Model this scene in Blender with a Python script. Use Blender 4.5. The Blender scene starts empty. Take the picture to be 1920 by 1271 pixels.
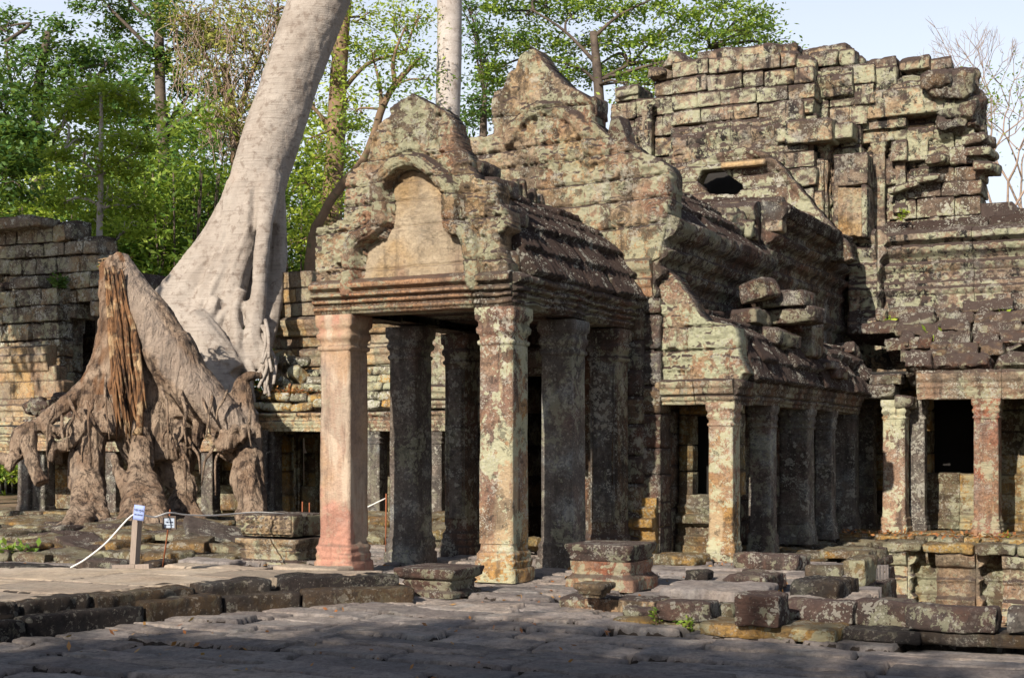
import bpy, math, random
import numpy as np
from mathutils import Vector

# ------------------------------------------------------------------ camera, sky, sun
scene = bpy.context.scene
C = scene.collection
cam_d = bpy.data.cameras.new('camera')
cam = bpy.data.objects.new('camera', cam_d); C.objects.link(cam)
cam.location = (0, 0, 1.5); cam.rotation_euler = (math.radians(90), 0, 0)
cam_d.lens = 50; cam_d.sensor_width = 36; cam_d.sensor_fit = 'HORIZONTAL'
cam_d.shift_y = (835 - 635.5) / 1920
cam_d.clip_start = 0.1; cam_d.clip_end = 2000
scene.camera = cam

SUN_H = Vector((-0.485, -0.875, 0)).normalized()      # horizontal direction towards the sun
SUN_EL = math.radians(30)
sun_dir = Vector((SUN_H.x*math.cos(SUN_EL), SUN_H.y*math.cos(SUN_EL), math.sin(SUN_EL)))
sd = bpy.data.lights.new('sun', 'SUN'); sd.energy = 5.0; sd.angle = math.radians(0.5); sd.color = (1.0, 0.915, 0.80)
sun = bpy.data.objects.new('sun', sd); C.objects.link(sun)
sun.rotation_euler = sun_dir.to_track_quat('Z', 'Y').to_euler(); sun.location = (-20, -25, 30)

world = bpy.data.worlds.new('World'); scene.world = world; world.use_nodes = True
wn = world.node_tree; bgn = wn.nodes['Background']
sky = wn.nodes.new('ShaderNodeTexSky'); sky.sky_type = 'NISHITA'; sky.sun_disc = False
sky.sun_elevation = SUN_EL; sky.sun_rotation = math.atan2(SUN_H.x, SUN_H.y)
sky.air_density = 1.0; sky.dust_density = 1.0; sky.ozone_density = 1.2; sky.altitude = 20
veil = wn.nodes.new('ShaderNodeMix'); veil.data_type = 'RGBA'; veil.inputs[0].default_value = 0.55   # thin bright haze of the dry season
tcw = wn.nodes.new('ShaderNodeTexCoord'); spw = wn.nodes.new('ShaderNodeSeparateXYZ'); mrw = wn.nodes.new('ShaderNodeMapRange')
wn.links.new(tcw.outputs['Generated'], spw.inputs[0]); wn.links.new(spw.outputs[2], mrw.inputs[0])
for k_, v_ in ((1, .22), (2, .62), (3, .72), (4, .0)): mrw.inputs[k_].default_value = v_
wn.links.new(mrw.outputs[0], veil.inputs[0]); wn.links.new(sky.outputs[0], veil.inputs[6]); veil.inputs[7].default_value = (8.0, 8.4, 9.3, 1)
wn.links.new(veil.outputs[2], bgn.inputs[0]); bgn.inputs[1].default_value = 0.078
scene.view_settings.view_transform = 'Standard'; scene.view_settings.look = 'None'
scene.view_settings.gamma = 1; scene.view_settings.exposure = 0.8
try: scene.view_settings.use_curve_mapping = False
except Exception: pass
scene.cycles.max_bounces = 5; scene.cycles.diffuse_bounces = 2; scene.cycles.glossy_bounces = 1
scene.cycles.transmission_bounces = 3; scene.cycles.transparent_max_bounces = 6
scene.cycles.use_denoising = True
# ------------------------------------------------------------------ frames
F = 2666.67; HY = 835.0
A27 = math.radians(27)
U = np.array([math.cos(A27), -math.sin(A27), 0.0]); V = np.array([math.sin(A27), math.cos(A27), 0.0]); Zv = np.array([0, 0, 1.0])
O = np.array([-0.09, 15.8, 0.0])
def W(u, v, z): return O + U*u + V*v + Zv*z
def WA(a):                                   # (n,3) array of (u,v,z) to world
    a = np.asarray(a, float); return O + a[:, :1]*U + a[:, 1:2]*V + a[:, 2:3]*Zv
def pv(x, y, v):                             # picture point on the vertical plane v=const -> (u, z)
    k = (x-960)/F; u = (k*(O[1]+v*V[1]) - O[0] - v*V[0])/(U[0]-k*U[1])
    Y = O[1]+u*U[1]+v*V[1]; return (u, 1.5-(y-HY)/F*Y)
def pu(x, y, u):                             # picture point on the plane u=const -> (v, z)
    k = (x-960)/F; v = (k*(O[1]+u*U[1]) - O[0] - u*U[0])/(V[0]-k*V[1])
    Y = O[1]+u*U[1]+v*V[1]; return (v, 1.5-(y-HY)/F*Y)
def pd(x, y, D): return np.array([(x-960)/F*D, D, 1.5-(y-HY)/F*D])   # at depth D
def pg(x, y, z=0.0):                         # on the horizontal plane z
    D = (1.5-z)*F/(y-HY); return np.array([(x-960)/F*D, D, z])
def uv_of(p): d = np.asarray(p)-O; return float(d@U), float(d@V)

# ------------------------------------------------------------------ noise
def _h(ix, iy, iz, s):
    n = (ix*374761393 + iy*668265263 + iz*1274126177 + s*974634777) & 0xffffffff
    n = ((n ^ (n >> 13))*1103515245) & 0xffffffff
    n = ((n ^ (n >> 15))*2246822519) & 0xffffffff
    n ^= n >> 16
    return n/4294967295.0*2-1
def vnoise(P, s=0):
    P = np.asarray(P, float); i = np.floor(P).astype(np.int64); f = P-i; f = f*f*(3-2*f)
    x, y, z = i[:, 0], i[:, 1], i[:, 2]; fx, fy, fz = f[:, 0], f[:, 1], f[:, 2]
    def l(a, b, t): return a+(b-a)*t
    return l(l(l(_h(x,y,z,s), _h(x+1,y,z,s), fx), l(_h(x,y+1,z,s), _h(x+1,y+1,z,s), fx), fy),
             l(l(_h(x,y,z+1,s), _h(x+1,y,z+1,s), fx), l(_h(x,y+1,z+1,s), _h(x+1,y+1,z+1,s), fx), fy), fz)
def fbm(P, s=0, o=3):
    P = np.asarray(P, float); r = 0; a = 1; t = 0
    for k in range(o): r = r+a*vnoise(P*(2.03**k)+k*7.3, s+k); t += a; a *= 0.5
    return r/t
def fbm2(x, y, sc=1, s=0, o=3):
    return fbm(np.stack([np.ravel(x)*sc, np.ravel(y)*sc, np.full(np.size(x), 3.7+s)], 1), s, o).reshape(np.shape(x))

# ------------------------------------------------------------------ mesh building
ORG = {}
def set_tags(o, label=None, cat=None, group=None, kind=None):
    if label: o['label'] = label
    if cat: o['category'] = cat
    if group: o['group'] = group
    if kind: o['kind'] = kind
    return o
def empty(name, loc, label, cat, group=None):
    o = bpy.data.objects.new(name, None); C.objects.link(o); o.location = tuple(loc); o.empty_display_size = 0.3
    ORG[o.name] = np.array(loc, float); return set_tags(o, label, cat, group)
class MB:
    def __init__(s): s.V = []; s.Q = []; s.T = []; s.N = []; s.t = []; s.n = 0
    def add(s, v, q=None, t=None, n=None, tint=0.5):
        v = np.asarray(v, float); s.V.append(v)
        if q is not None and len(q): s.Q.append(np.asarray(q)+s.n)
        if t is not None and len(t): s.T.append(np.asarray(t)+s.n)
        if n is not None: s.N += [[i+s.n for i in f] for f in n]
        s.t.append(np.full(len(v), tint) if np.isscalar(tint) else np.asarray(tint)); s.n += len(v)
    def verts(s): return np.concatenate(s.V)
    def build(s, name, mat, parent=None, loc=None, smooth=True):
        v = np.concatenate(s.V)
        org = ORG[parent.name] if parent is not None else (np.array(loc, float) if loc is not None else np.zeros(3))
        v = v-org
        q = np.concatenate(s.Q) if s.Q else np.zeros((0, 4), int); t = np.concatenate(s.T) if s.T else np.zeros((0, 3), int)
        me = bpy.data.meshes.new(name)
        li = np.concatenate([q.ravel(), t.ravel()]+([np.concatenate([np.array(f) for f in s.N])] if s.N else [])).astype(np.int32)
        cnt = np.concatenate([np.full(len(q), 4), np.full(len(t), 3), np.array([len(f) for f in s.N], int)]).astype(np.int32)
        st = np.concatenate([[0], np.cumsum(cnt)[:-1]]).astype(np.int32)
        me.vertices.add(len(v)); me.vertices.foreach_set('co', v.astype(np.float32).ravel())
        me.loops.add(len(li)); me.loops.foreach_set('vertex_index', li)
        me.polygons.add(len(cnt)); me.polygons.foreach_set('loop_start', st); me.polygons.foreach_set('loop_total', cnt)
        me.update(calc_edges=True); me.validate()
        me.polygons.foreach_set('use_smooth', np.full(len(me.polygons), smooth))
        a = me.attributes.new('tint', 'FLOAT', 'POINT'); a.data.foreach_set('value', np.concatenate(s.t).astype(np.float32))
        if mat: me.materials.append(mat)
        o = bpy.data.objects.new(name, me); C.objects.link(o)
        if parent is not None: o.parent = parent
        elif loc is not None: o.location = tuple(loc)
        ORG[o.name] = org
        return o

_cube = {}
def cubegrid(nx, ny, nz):
    k = (nx, ny, nz)
    if k in _cube: return _cube[k]
    idx = {}; vs = []; q = []
    def g(a, b, c):
        if (a, b, c) not in idx: idx[(a, b, c)] = len(vs); vs.append((2*a/nx-1, 2*b/ny-1, 2*c/nz-1))
        return idx[(a, b, c)]
    for a in range(nx):
        for b in range(ny):
            q.append((g(a,b,0), g(a,b+1,0), g(a+1,b+1,0), g(a+1,b,0))); q.append((g(a,b,nz), g(a+1,b,nz), g(a+1,b+1,nz), g(a,b+1,nz)))
    for a in range(nx):
        for c in range(nz):
            q.append((g(a,0,c), g(a+1,0,c), g(a+1,0,c+1), g(a,0,c+1))); q.append((g(a,ny,c), g(a,ny,c+1), g(a+1,ny,c+1), g(a+1,ny,c)))
    for b in range(ny):
        for c in range(nz):
            q.append((g(0,b,c), g(0,b,c+1), g(0,b+1,c+1), g(0,b+1,c))); q.append((g(nx,b,c), g(nx,b+1,c), g(nx,b+1,c+1), g(nx,b,c+1)))
    _cube[k] = (np.array(vs), np.array(q)); return _cube[k]
UVZ = np.stack([U, V, Zv])
def rotm(yaw=0, pitch=0, roll=0):
    from mathutils import Euler
    return np.array(Euler((roll, pitch, yaw)).to_matrix())
def block(mb, c, h, B=UVZ, r=0.03, res=0.07, amp=0.02, tint=0.5, chip=0.0, rng=random, shape=None, fr=3.0):
    """one worn stone: centre c, half sizes h along the axes B, rounded edges r, eroded by noise"""
    h = np.asarray(h, float); n = [max(1, min(24, int(round(2*x/res)))) for x in h]
    g, q = cubegrid(*n); p = g*h
    r = min(r, h.min()*0.9)
    rr = r
    if chip:
        k = np.array([rng.choice((-1, 1)) for _ in range(3)])*h
        d = np.linalg.norm(p-k, axis=1); rr = r+chip*np.clip(1-d/(chip*4), 0, 1); rr = np.minimum(rr, h.min()*0.95)[:, None]
    i = np.clip(p, -(h-rr), h-rr); dd = p-i; L = np.linalg.norm(dd, axis=1, keepdims=True)
    nrm = np.where(L > 1e-6, dd/np.maximum(L, 1e-6), 0)
    p = i+nrm*np.minimum(rr, np.maximum(L, 0))
    if shape is not None: p = shape(p, h)
    w = p@B+np.asarray(c)
    if amp:
        nw = nrm@B; nw = np.where(np.linalg.norm(nw, axis=1, keepdims=True) > .1, nw, (p/np.maximum(np.linalg.norm(p, axis=1, keepdims=True), 1e-6))@B)
        so = rng.random()*20
        d = amp*(fbm(w*fr+so, 3, 3)*1.0 + 0.35*vnoise(w*fr*5+so, 5))-amp*0.3
        w = w+nw*d[:, None]
    mb.add(w, q, tint=tint)

def inside_intervals(poly, z):
    xs = []
    n = len(poly)
    for i in range(n):
        (x0, z0), (x1, z1) = poly[i], poly[(i+1) % n]
        if (z0 <= z) != (z1 <= z): xs.append(x0+(z-z0)/(z1-z0)*(x1-x0))
    xs.sort(); return [(xs[i], xs[i+1]) for i in range(0, len(xs)-1, 2)]
def inpoly(x, y, poly):
    c = np.zeros(np.shape(x), bool); n = len(poly)
    for i in range(n):
        (x0, y0), (x1, y1) = poly[i], poly[(i+1) % n]
        if y0 == y1: continue
        m = ((y0 <= y) != (y1 <= y)) & (x < x0+(y-y0)/(y1-y0)*(x1-x0)); c ^= m
    return c
def masonry(mb, poly, c0, axis='v', ch=0.33, ln=(0.4, 0.85), dep=0.5, seed=1, jit=0.02, r=0.03, res=0.08, amp=0.02, holes=(), out=-1, chip=0.06, warp=0.04, missing=0.0, cover=True):
    """courses of worn blocks filling poly; axis 'v': plane v=c0, poly in (u,z), facing -V; axis 'u': plane u=c0, poly in (v,z), facing +U"""
    rg = random.Random(seed); zs = [p[1] for p in poly]; z = min(zs); zt = max(zs); r *= .5; jit *= .6; amp *= .75; res *= .8
    while z < zt-0.08:
        h = ch*rg.uniform(0.8, 1.2)
        if zt-(z+h) < 0.12: h = zt-z
        iv = inside_intervals(poly, z+h*0.5)
        for hp in holes:
            new = []
            for a, b in iv:
                cut = inside_intervals(hp, z+h*0.5)
                if cut:
                    ca, cb = cut[0]
                    if ca > a: new.append((a, min(b, ca)))
                    if cb < b: new.append((max(a, cb), b))
                    if ca >= b or cb <= a: new = [x for x in new if x[1] > x[0]] or [(a, b)]
                else: new.append((a, b))
            iv = [x for x in new if x[1]-x[0] > .05]
        for a, b in iv:
            if b-a < 0.08: continue
            s = a
            if cover:
                d2 = dep*0.35; m = (a+b)/2; hh = max((b-a)/2-0.05, 0.02)
                if axis == 'v': cc = W(m, c0+dep*0.62, z+h/2); hv = (hh, d2, h/2+.01)
                else: cc = W(c0-dep*0.62, m, z+h/2); hv = (d2, hh, h/2+.01)
                g, q = cubegrid(1, 1, 1); mb.add((g*np.array(hv))@UVZ+cc, q, tint=0.2)
            while s < b-1e-6:
                l = rg.uniform(*ln)
                if b-(s+l) < ln[0]*0.6: l = b-s
                if rg.random() >= missing or (s > a and s+l < b and rg.random() < .3):
                    m = s+l/2; off = rg.uniform(-jit, jit)+(jit*2.5*rg.choice((-1, 1)) if rg.random() < .12 else 0)
                    zz = z+h/2+warp*float(vnoise(np.array([[m*0.45, z*0.6, seed]]), seed)[0])
                    hl = l/2-(.008*rg.random() if z > zt-.9 else 0.001); hz = h/2-0.001
                    if axis == 'v': cc = W(m, c0+dep/2+off, zz); hv = (hl, dep/2, hz); 
                    else: cc = W(c0-dep/2-off, m, zz); hv = (dep/2, hl, hz)
                    B = rotm(rg.gauss(0, .008), rg.gauss(0, .008), rg.gauss(0, .008))@UVZ
                    tp = 1.0 if z > zt-.9 else .5
                    block(mb, cc, hv, B, r=r*tp*rg.uniform(.6, 1.6), res=res, amp=amp, tint=rg.random(), chip=chip*1.3*rg.random()**2, rng=rg, fr=3.6)
                s += l
        z += h

def sweep_profile(mb, A, B, n, prof, res=0.05, amp=0.012, beads=(), joints=(0.7, 1.3), seed=1, back=0.35, tint=None, shiftz=0.012, cuts=True):
    """moulding from A to B (2D u,v), profile [(out, z)...] bottom to top, n outward 2D normal"""
    rg = random.Random(seed); A = np.array(A, float); B = np.array(B, float); n = np.array(n, float); L = np.linalg.norm(B-A); d = (B-A)/L
    # densify profile
    pr = []
    for i in range(len(prof)-1):
        (a0, z0), (a1, z1) = prof[i], prof[i+1]; k = max(1, int(math.hypot(a1-a0, z1-z0)/0.022))
        for j in range(k): pr.append((a0+(a1-a0)*j/k, z0+(z1-z0)*j/k))
    pr.append(prof[-1]); pr = [(-back, prof[0][1])]+pr+[(-back, prof[-1][1])]; pr = np.array(pr)
    s0 = 0.0
    while s0 < L-1e-6:
        l = rg.uniform(*joints) if cuts else L
        if L-(s0+l) < joints[0]*.6: l = L-s0
        ns = max(2, int(l/res)); ss = np.linspace(s0+0.004, s0+l-0.004, ns+1)
        offo = rg.uniform(-.012, .012); offz = rg.uniform(-shiftz, shiftz)
        S, Pi = np.meshgrid(ss, np.arange(len(pr)), indexing='ij')
        out = pr[Pi, 0]+offo; z = pr[Pi, 1]+offz
        for (zl, zh, per, am) in beads:
            m = (pr[Pi, 1] > zl) & (pr[Pi, 1] < zh) & (Pi > 0) & (Pi < len(pr)-1)
            t = np.clip(1-((pr[Pi, 1]-(zl+zh)/2)/((zh-zl)/2))**2, 0, 1)
            out = out+m*am*t*(np.abs(np.sin(math.pi*S/per))*2-1)
        e = np.minimum(S-ss[0], ss[-1]-S); out = out-np.where((Pi > 0) & (Pi < len(pr)-1), 0.02*np.exp(-(e/0.02)**2), 0)
        u = A[0]+d[0]*S+n[0]*out; v = A[1]+d[1]*S+n[1]*out
        w = WA(np.stack([u.ravel(), v.ravel(), z.ravel()], 1))
        am_ = amp*fbm(w*4+seed, 9, 3)+amp*.5*vnoise(w*17, 4)
        er = np.clip(vnoise(w*1.7, seed+3)-.25, 0, 1)*min(.07, amp*2.2)
        nn = n[0]*U+n[1]*V
        inner = ((Pi > 0) & (Pi < len(pr)-1)).ravel()
        w = w+np.where(inner, am_-er, 0)[:, None]*nn+np.where(inner, am_*.7, 0)[:, None]*Zv
        m_ = len(pr); q = []
        for i in range(ns):
            for j in range(m_-1): q.append((i*m_+j, (i+1)*m_+j, (i+1)*m_+j+1, i*m_+j+1))
        caps = [list(range(m_)), list(range(ns*m_, (ns+1)*m_))[::-1]]
        tn = rg.random() if tint is None else tint
        mb.add(w, q, tint=tn)
        for cp in caps: mb.add(w[cp], None, n=[list(range(len(cp)))], tint=tn)
        s0 += l

def relief(mb, poly, v0, th, res, depth, seed=1, axis='v', ragged=0.03, hole=None):
    """carved stone face on the plane v0 (facing -V): poly (u,z); depth(u,z)-> outward offset"""
    us = [p[0] for p in poly]; zs = [p[1] for p in poly]
    a = np.arange(min(us)-.05, max(us)+.05, res); b = np.arange(min(zs)-.05, max(zs)+.05, res)
    X, Z = np.meshgrid(a, b, indexing='ij')
    m = inpoly(X+ragged*fbm2(X, Z, 7, seed, 4), Z+ragged*1.4*fbm2(X, Z, 7, seed+9, 4), poly)
    if hole is not None: m &= ~inpoly(X, Z, hole)
    cm = m[:-1, :-1] & m[1:, :-1] & m[:-1, 1:] & m[1:, 1:]
    dz = depth(X, Z)
    # round off towards the outline
    used = np.zeros(X.shape, bool); used[:-1, :-1] |= cm; used[1:, :-1] |= cm; used[:-1, 1:] |= cm; used[1:, 1:] |= cm
    edge = used.copy()
    er = used.astype(float)
    for k in range(5):
        e2 = er.copy(); e2[1:-1, 1:-1] = (er[1:-1, 1:-1]*4+er[:-2, 1:-1]+er[2:, 1:-1]+er[1:-1, :-2]+er[1:-1, 2:])/8; er = e2*used
    dz = dz-0.06*np.clip(0.85-er, 0, 1)
    XX, ZZ = X.copy(), Z.copy(); bnd = used & (er < .97)
    for k in range(3):                          # even out the stair-stepped rim
        for A_ in (XX, ZZ):
            sm = np.zeros(A_.shape); ct = np.zeros(A_.shape)
            for sx_, sy_ in ((1, 0), (-1, 0), (0, 1), (0, -1)): sm += np.roll(A_*used, (sx_, sy_), (0, 1)); ct += np.roll(used*1., (sx_, sy_), (0, 1))
            A_[bnd] = A_[bnd]*.45+.55*(sm/np.maximum(ct, 1))[bnd]
    ids = np.full(X.shape, -1); ids[used] = np.arange(used.sum()); N = int(used.sum()); X, Z = XX, ZZ
    if axis == 'v': fr = WA(np.stack([X[used], v0-dz[used], Z[used]], 1)); bk = WA(np.stack([X[used], np.full(N, v0+th), Z[used]], 1))
    else: fr = WA(np.stack([v0+dz[used], X[used], Z[used]], 1)); bk = WA(np.stack([np.full(N, v0-th), X[used], Z[used]], 1))
    i, j = np.nonzero(cm)
    q1 = np.stack([ids[i, j], ids[i+1, j], ids[i+1, j+1], ids[i, j+1]], 1)
    q2 = q1[:, ::-1]+N
    side = []
    def edges(mask_in, mask_nb, A_, B_): pass
    pad = np.zeros((cm.shape[0]+2, cm.shape[1]+2), bool); pad[1:-1, 1:-1] = cm
    for di, dj, c1, c2 in ((-1, 0, (0, 1), (0, 0)), (1, 0, (1, 0), (1, 1)), (0, -1, (0, 0), (1, 0)), (0, 1, (1, 1), (0, 1))):
        nb = pad[1+di:1+di+cm.shape[0], 1+dj:1+dj+cm.shape[1]]; i, j = np.nonzero(cm & ~nb)
        p = ids[i+c1[0], j+c1[1]]; r_ = ids[i+c2[0], j+c2[1]]
        # slices through the thickness so that the edge is not one long flat strip
        side.append(np.stack([r_, p, p+N, r_+N], 1))
    mb.add(np.concatenate([fr, bk]), np.concatenate([q1, q2]+side), tint=np.concatenate([0.5+0.5*fbm2(X, Z, 1.3, seed+4, 2)[used]]*2))
def seg_dist(X, Z, pts):
    D = np.full(X.shape, 1e9); S = np.zeros(X.shape); acc = 0
    for (x0, z0), (x1, z1) in zip(pts[:-1], pts[1:]):
        L2 = (x1-x0)**2+(z1-z0)**2; t = np.clip(((X-x0)*(x1-x0)+(Z-z0)*(z1-z0))/L2, 0, 1)
        d = np.hypot(X-x0-t*(x1-x0), Z-z0-t*(z1-z0)); m = d < D; D = np.where(m, d, D); S = np.where(m, acc+t*math.sqrt(L2), S); acc += math.sqrt(L2)
    return D, S
def smooth_pts(pts, k=4):
    P = np.array(pts, float); P = np.vstack([2*P[0]-P[1], P, 2*P[-1]-P[-2]]); out = []
    for i in range(1, len(P)-2):
        for t in np.linspace(0, 1, k, endpoint=False):
            out.append(0.5*((2*P[i])+(-P[i-1]+P[i+1])*t+(2*P[i-1]-5*P[i]+4*P[i+1]-P[i+2])*t*t+(-P[i-1]+3*P[i]-3*P[i+1]+P[i+2])*t**3))
    out.append(P[-2]); return np.array(out)
def tube(mb, pts, rad, seg=8, k=3, tint=0.5, amp=0.0, flat=None, cap=True):
    P = smooth_pts(pts, k) if len(pts) > 2 else np.array(pts, float)
    R = np.interp(np.linspace(0, 1, len(P)), np.linspace(0, 1, len(rad)), rad)
    T = np.gradient(P, axis=0); T /= np.maximum(np.linalg.norm(T, axis=1, keepdims=True), 1e-9)
    up = np.array([0.31, 0.2, 0.93]) if abs(T[0][2]) < .9 else np.array([1, 0.1, 0.]); vs = []
    a = np.linspace(0, 2*math.pi, seg, endpoint=False)
    x = np.cross(up, T[0]); x /= np.linalg.norm(x)
    for p, t, r in zip(P, T, R):
        x = x-t*(x@t); x /= max(np.linalg.norm(x), 1e-9); y = np.cross(t, x)
        vs.append(p+r*(np.cos(a)[:, None]*x+np.sin(a)[:, None]*y))
    v = np.concatenate(vs)
    if amp: c = np.repeat(P, seg, 0); n = (v-c)/np.maximum(np.linalg.norm(v-c, axis=1, keepdims=True), 1e-9); v = v+n*(amp*np.repeat(R, seg)*fbm(v*np.array([3, 3, 1.2]), 2, 3))[:, None]
    m = len(P); i = np.arange(m-1)[:, None]*seg; j = np.arange(seg)[None, :]; j2 = (j+1) % seg
    q = np.stack([(i+j).ravel(), (i+j2).ravel(), (i+seg+j2).ravel(), (i+seg+j).ravel()], 1)
    mb.add(v, q, n=[list(range(seg))[::-1], list(range((m-1)*seg, m*seg))] if cap else None, tint=tint)
# ------------------------------------------------------------------ materials
class NT:
    def __init__(s, name):
        s.m = bpy.data.materials.new(name); s.m.use_nodes = True; s.t = s.m.node_tree; s.t.nodes.clear()
        s.out = s.t.nodes.new('ShaderNodeOutputMaterial')
    def n(s, typ, **kw):
        x = s.t.nodes.new(typ)
        for k, v in kw.items():
            if k in x.inputs.keys() if hasattr(x.inputs, 'keys') else False: s.set(x.inputs[k], v)
            else: setattr(x, k, v)
        return x
    def set(s, inp, v):
        if isinstance(v, bpy.types.NodeSocket): s.t.links.new(v, inp)
        else: inp.default_value = v
    def noise(s, vec, scale, detail=4, rough=.55, dist=0.0):
        x = s.t.nodes.new('ShaderNodeTexNoise'); s.set(x.inputs['Vector'], vec); x.inputs['Scale'].default_value = scale
        x.inputs['Detail'].default_value = detail; x.inputs['Roughness'].default_value = rough; x.inputs['Distortion'].default_value = dist
        return x.outputs['Fac']
    def ramp(s, f, a, b):                      # smooth step a..b
        x = s.t.nodes.new('ShaderNodeMapRange'); x.interpolation_type = 'SMOOTHSTEP'; s.set(x.inputs[0], f)
        x.inputs[1].default_value = a; x.inputs[2].default_value = b; return x.outputs[0]
    def math(s, op, a, b=0.0, c=None, clamp=False):
        x = s.t.nodes.new('ShaderNodeMath'); x.operation = op; x.use_clamp = clamp; s.set(x.inputs[0], a); s.set(x.inputs[1], b)
        if c is not None: s.set(x.inputs[2], c)
        return x.outputs[0]
    def mix(s, f, a, b, mode='MIX'):
        x = s.t.nodes.new('ShaderNodeMix'); x.data_type = 'RGBA'; x.blend_type = mode; s.set(x.inputs[0], f)
        s.set(x.inputs[6], a if isinstance(a, bpy.types.NodeSocket) else (*a, 1)); s.set(x.inputs[7], b if isinstance(b, bpy.types.NodeSocket) else (*b, 1)); return x.outputs[2]
    def scale(s, vec, sc):
        x = s.t.nodes.new('ShaderNodeVectorMath'); x.operation = 'MULTIPLY'; s.set(x.inputs[0], vec); x.inputs[1].default_value = sc; return x.outputs[0]
    def bsdf(s, col, rough=.9, normal=None, spec=.25):
        b = s.t.nodes.new('ShaderNodeBsdfPrincipled'); s.set(b.inputs['Base Color'], col if isinstance(col, bpy.types.NodeSocket) else (*col, 1))
        s.set(b.inputs['Roughness'], rough); b.inputs['Specular IOR Level'].default_value = spec
        if normal is not None: s.set(b.inputs['Normal'], normal)
        return b.outputs[0]
    def bump(s, h, strength=.5, dist=.02):
        x = s.t.nodes.new('ShaderNodeBump'); x.inputs['Strength'].default_value = strength; x.inputs['Distance'].default_value = dist; s.set(x.inputs['Height'], h); return x.outputs[0]
    def done(s, sh): s.t.links.new(sh, s.out.inputs[0]); return s.m

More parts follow.
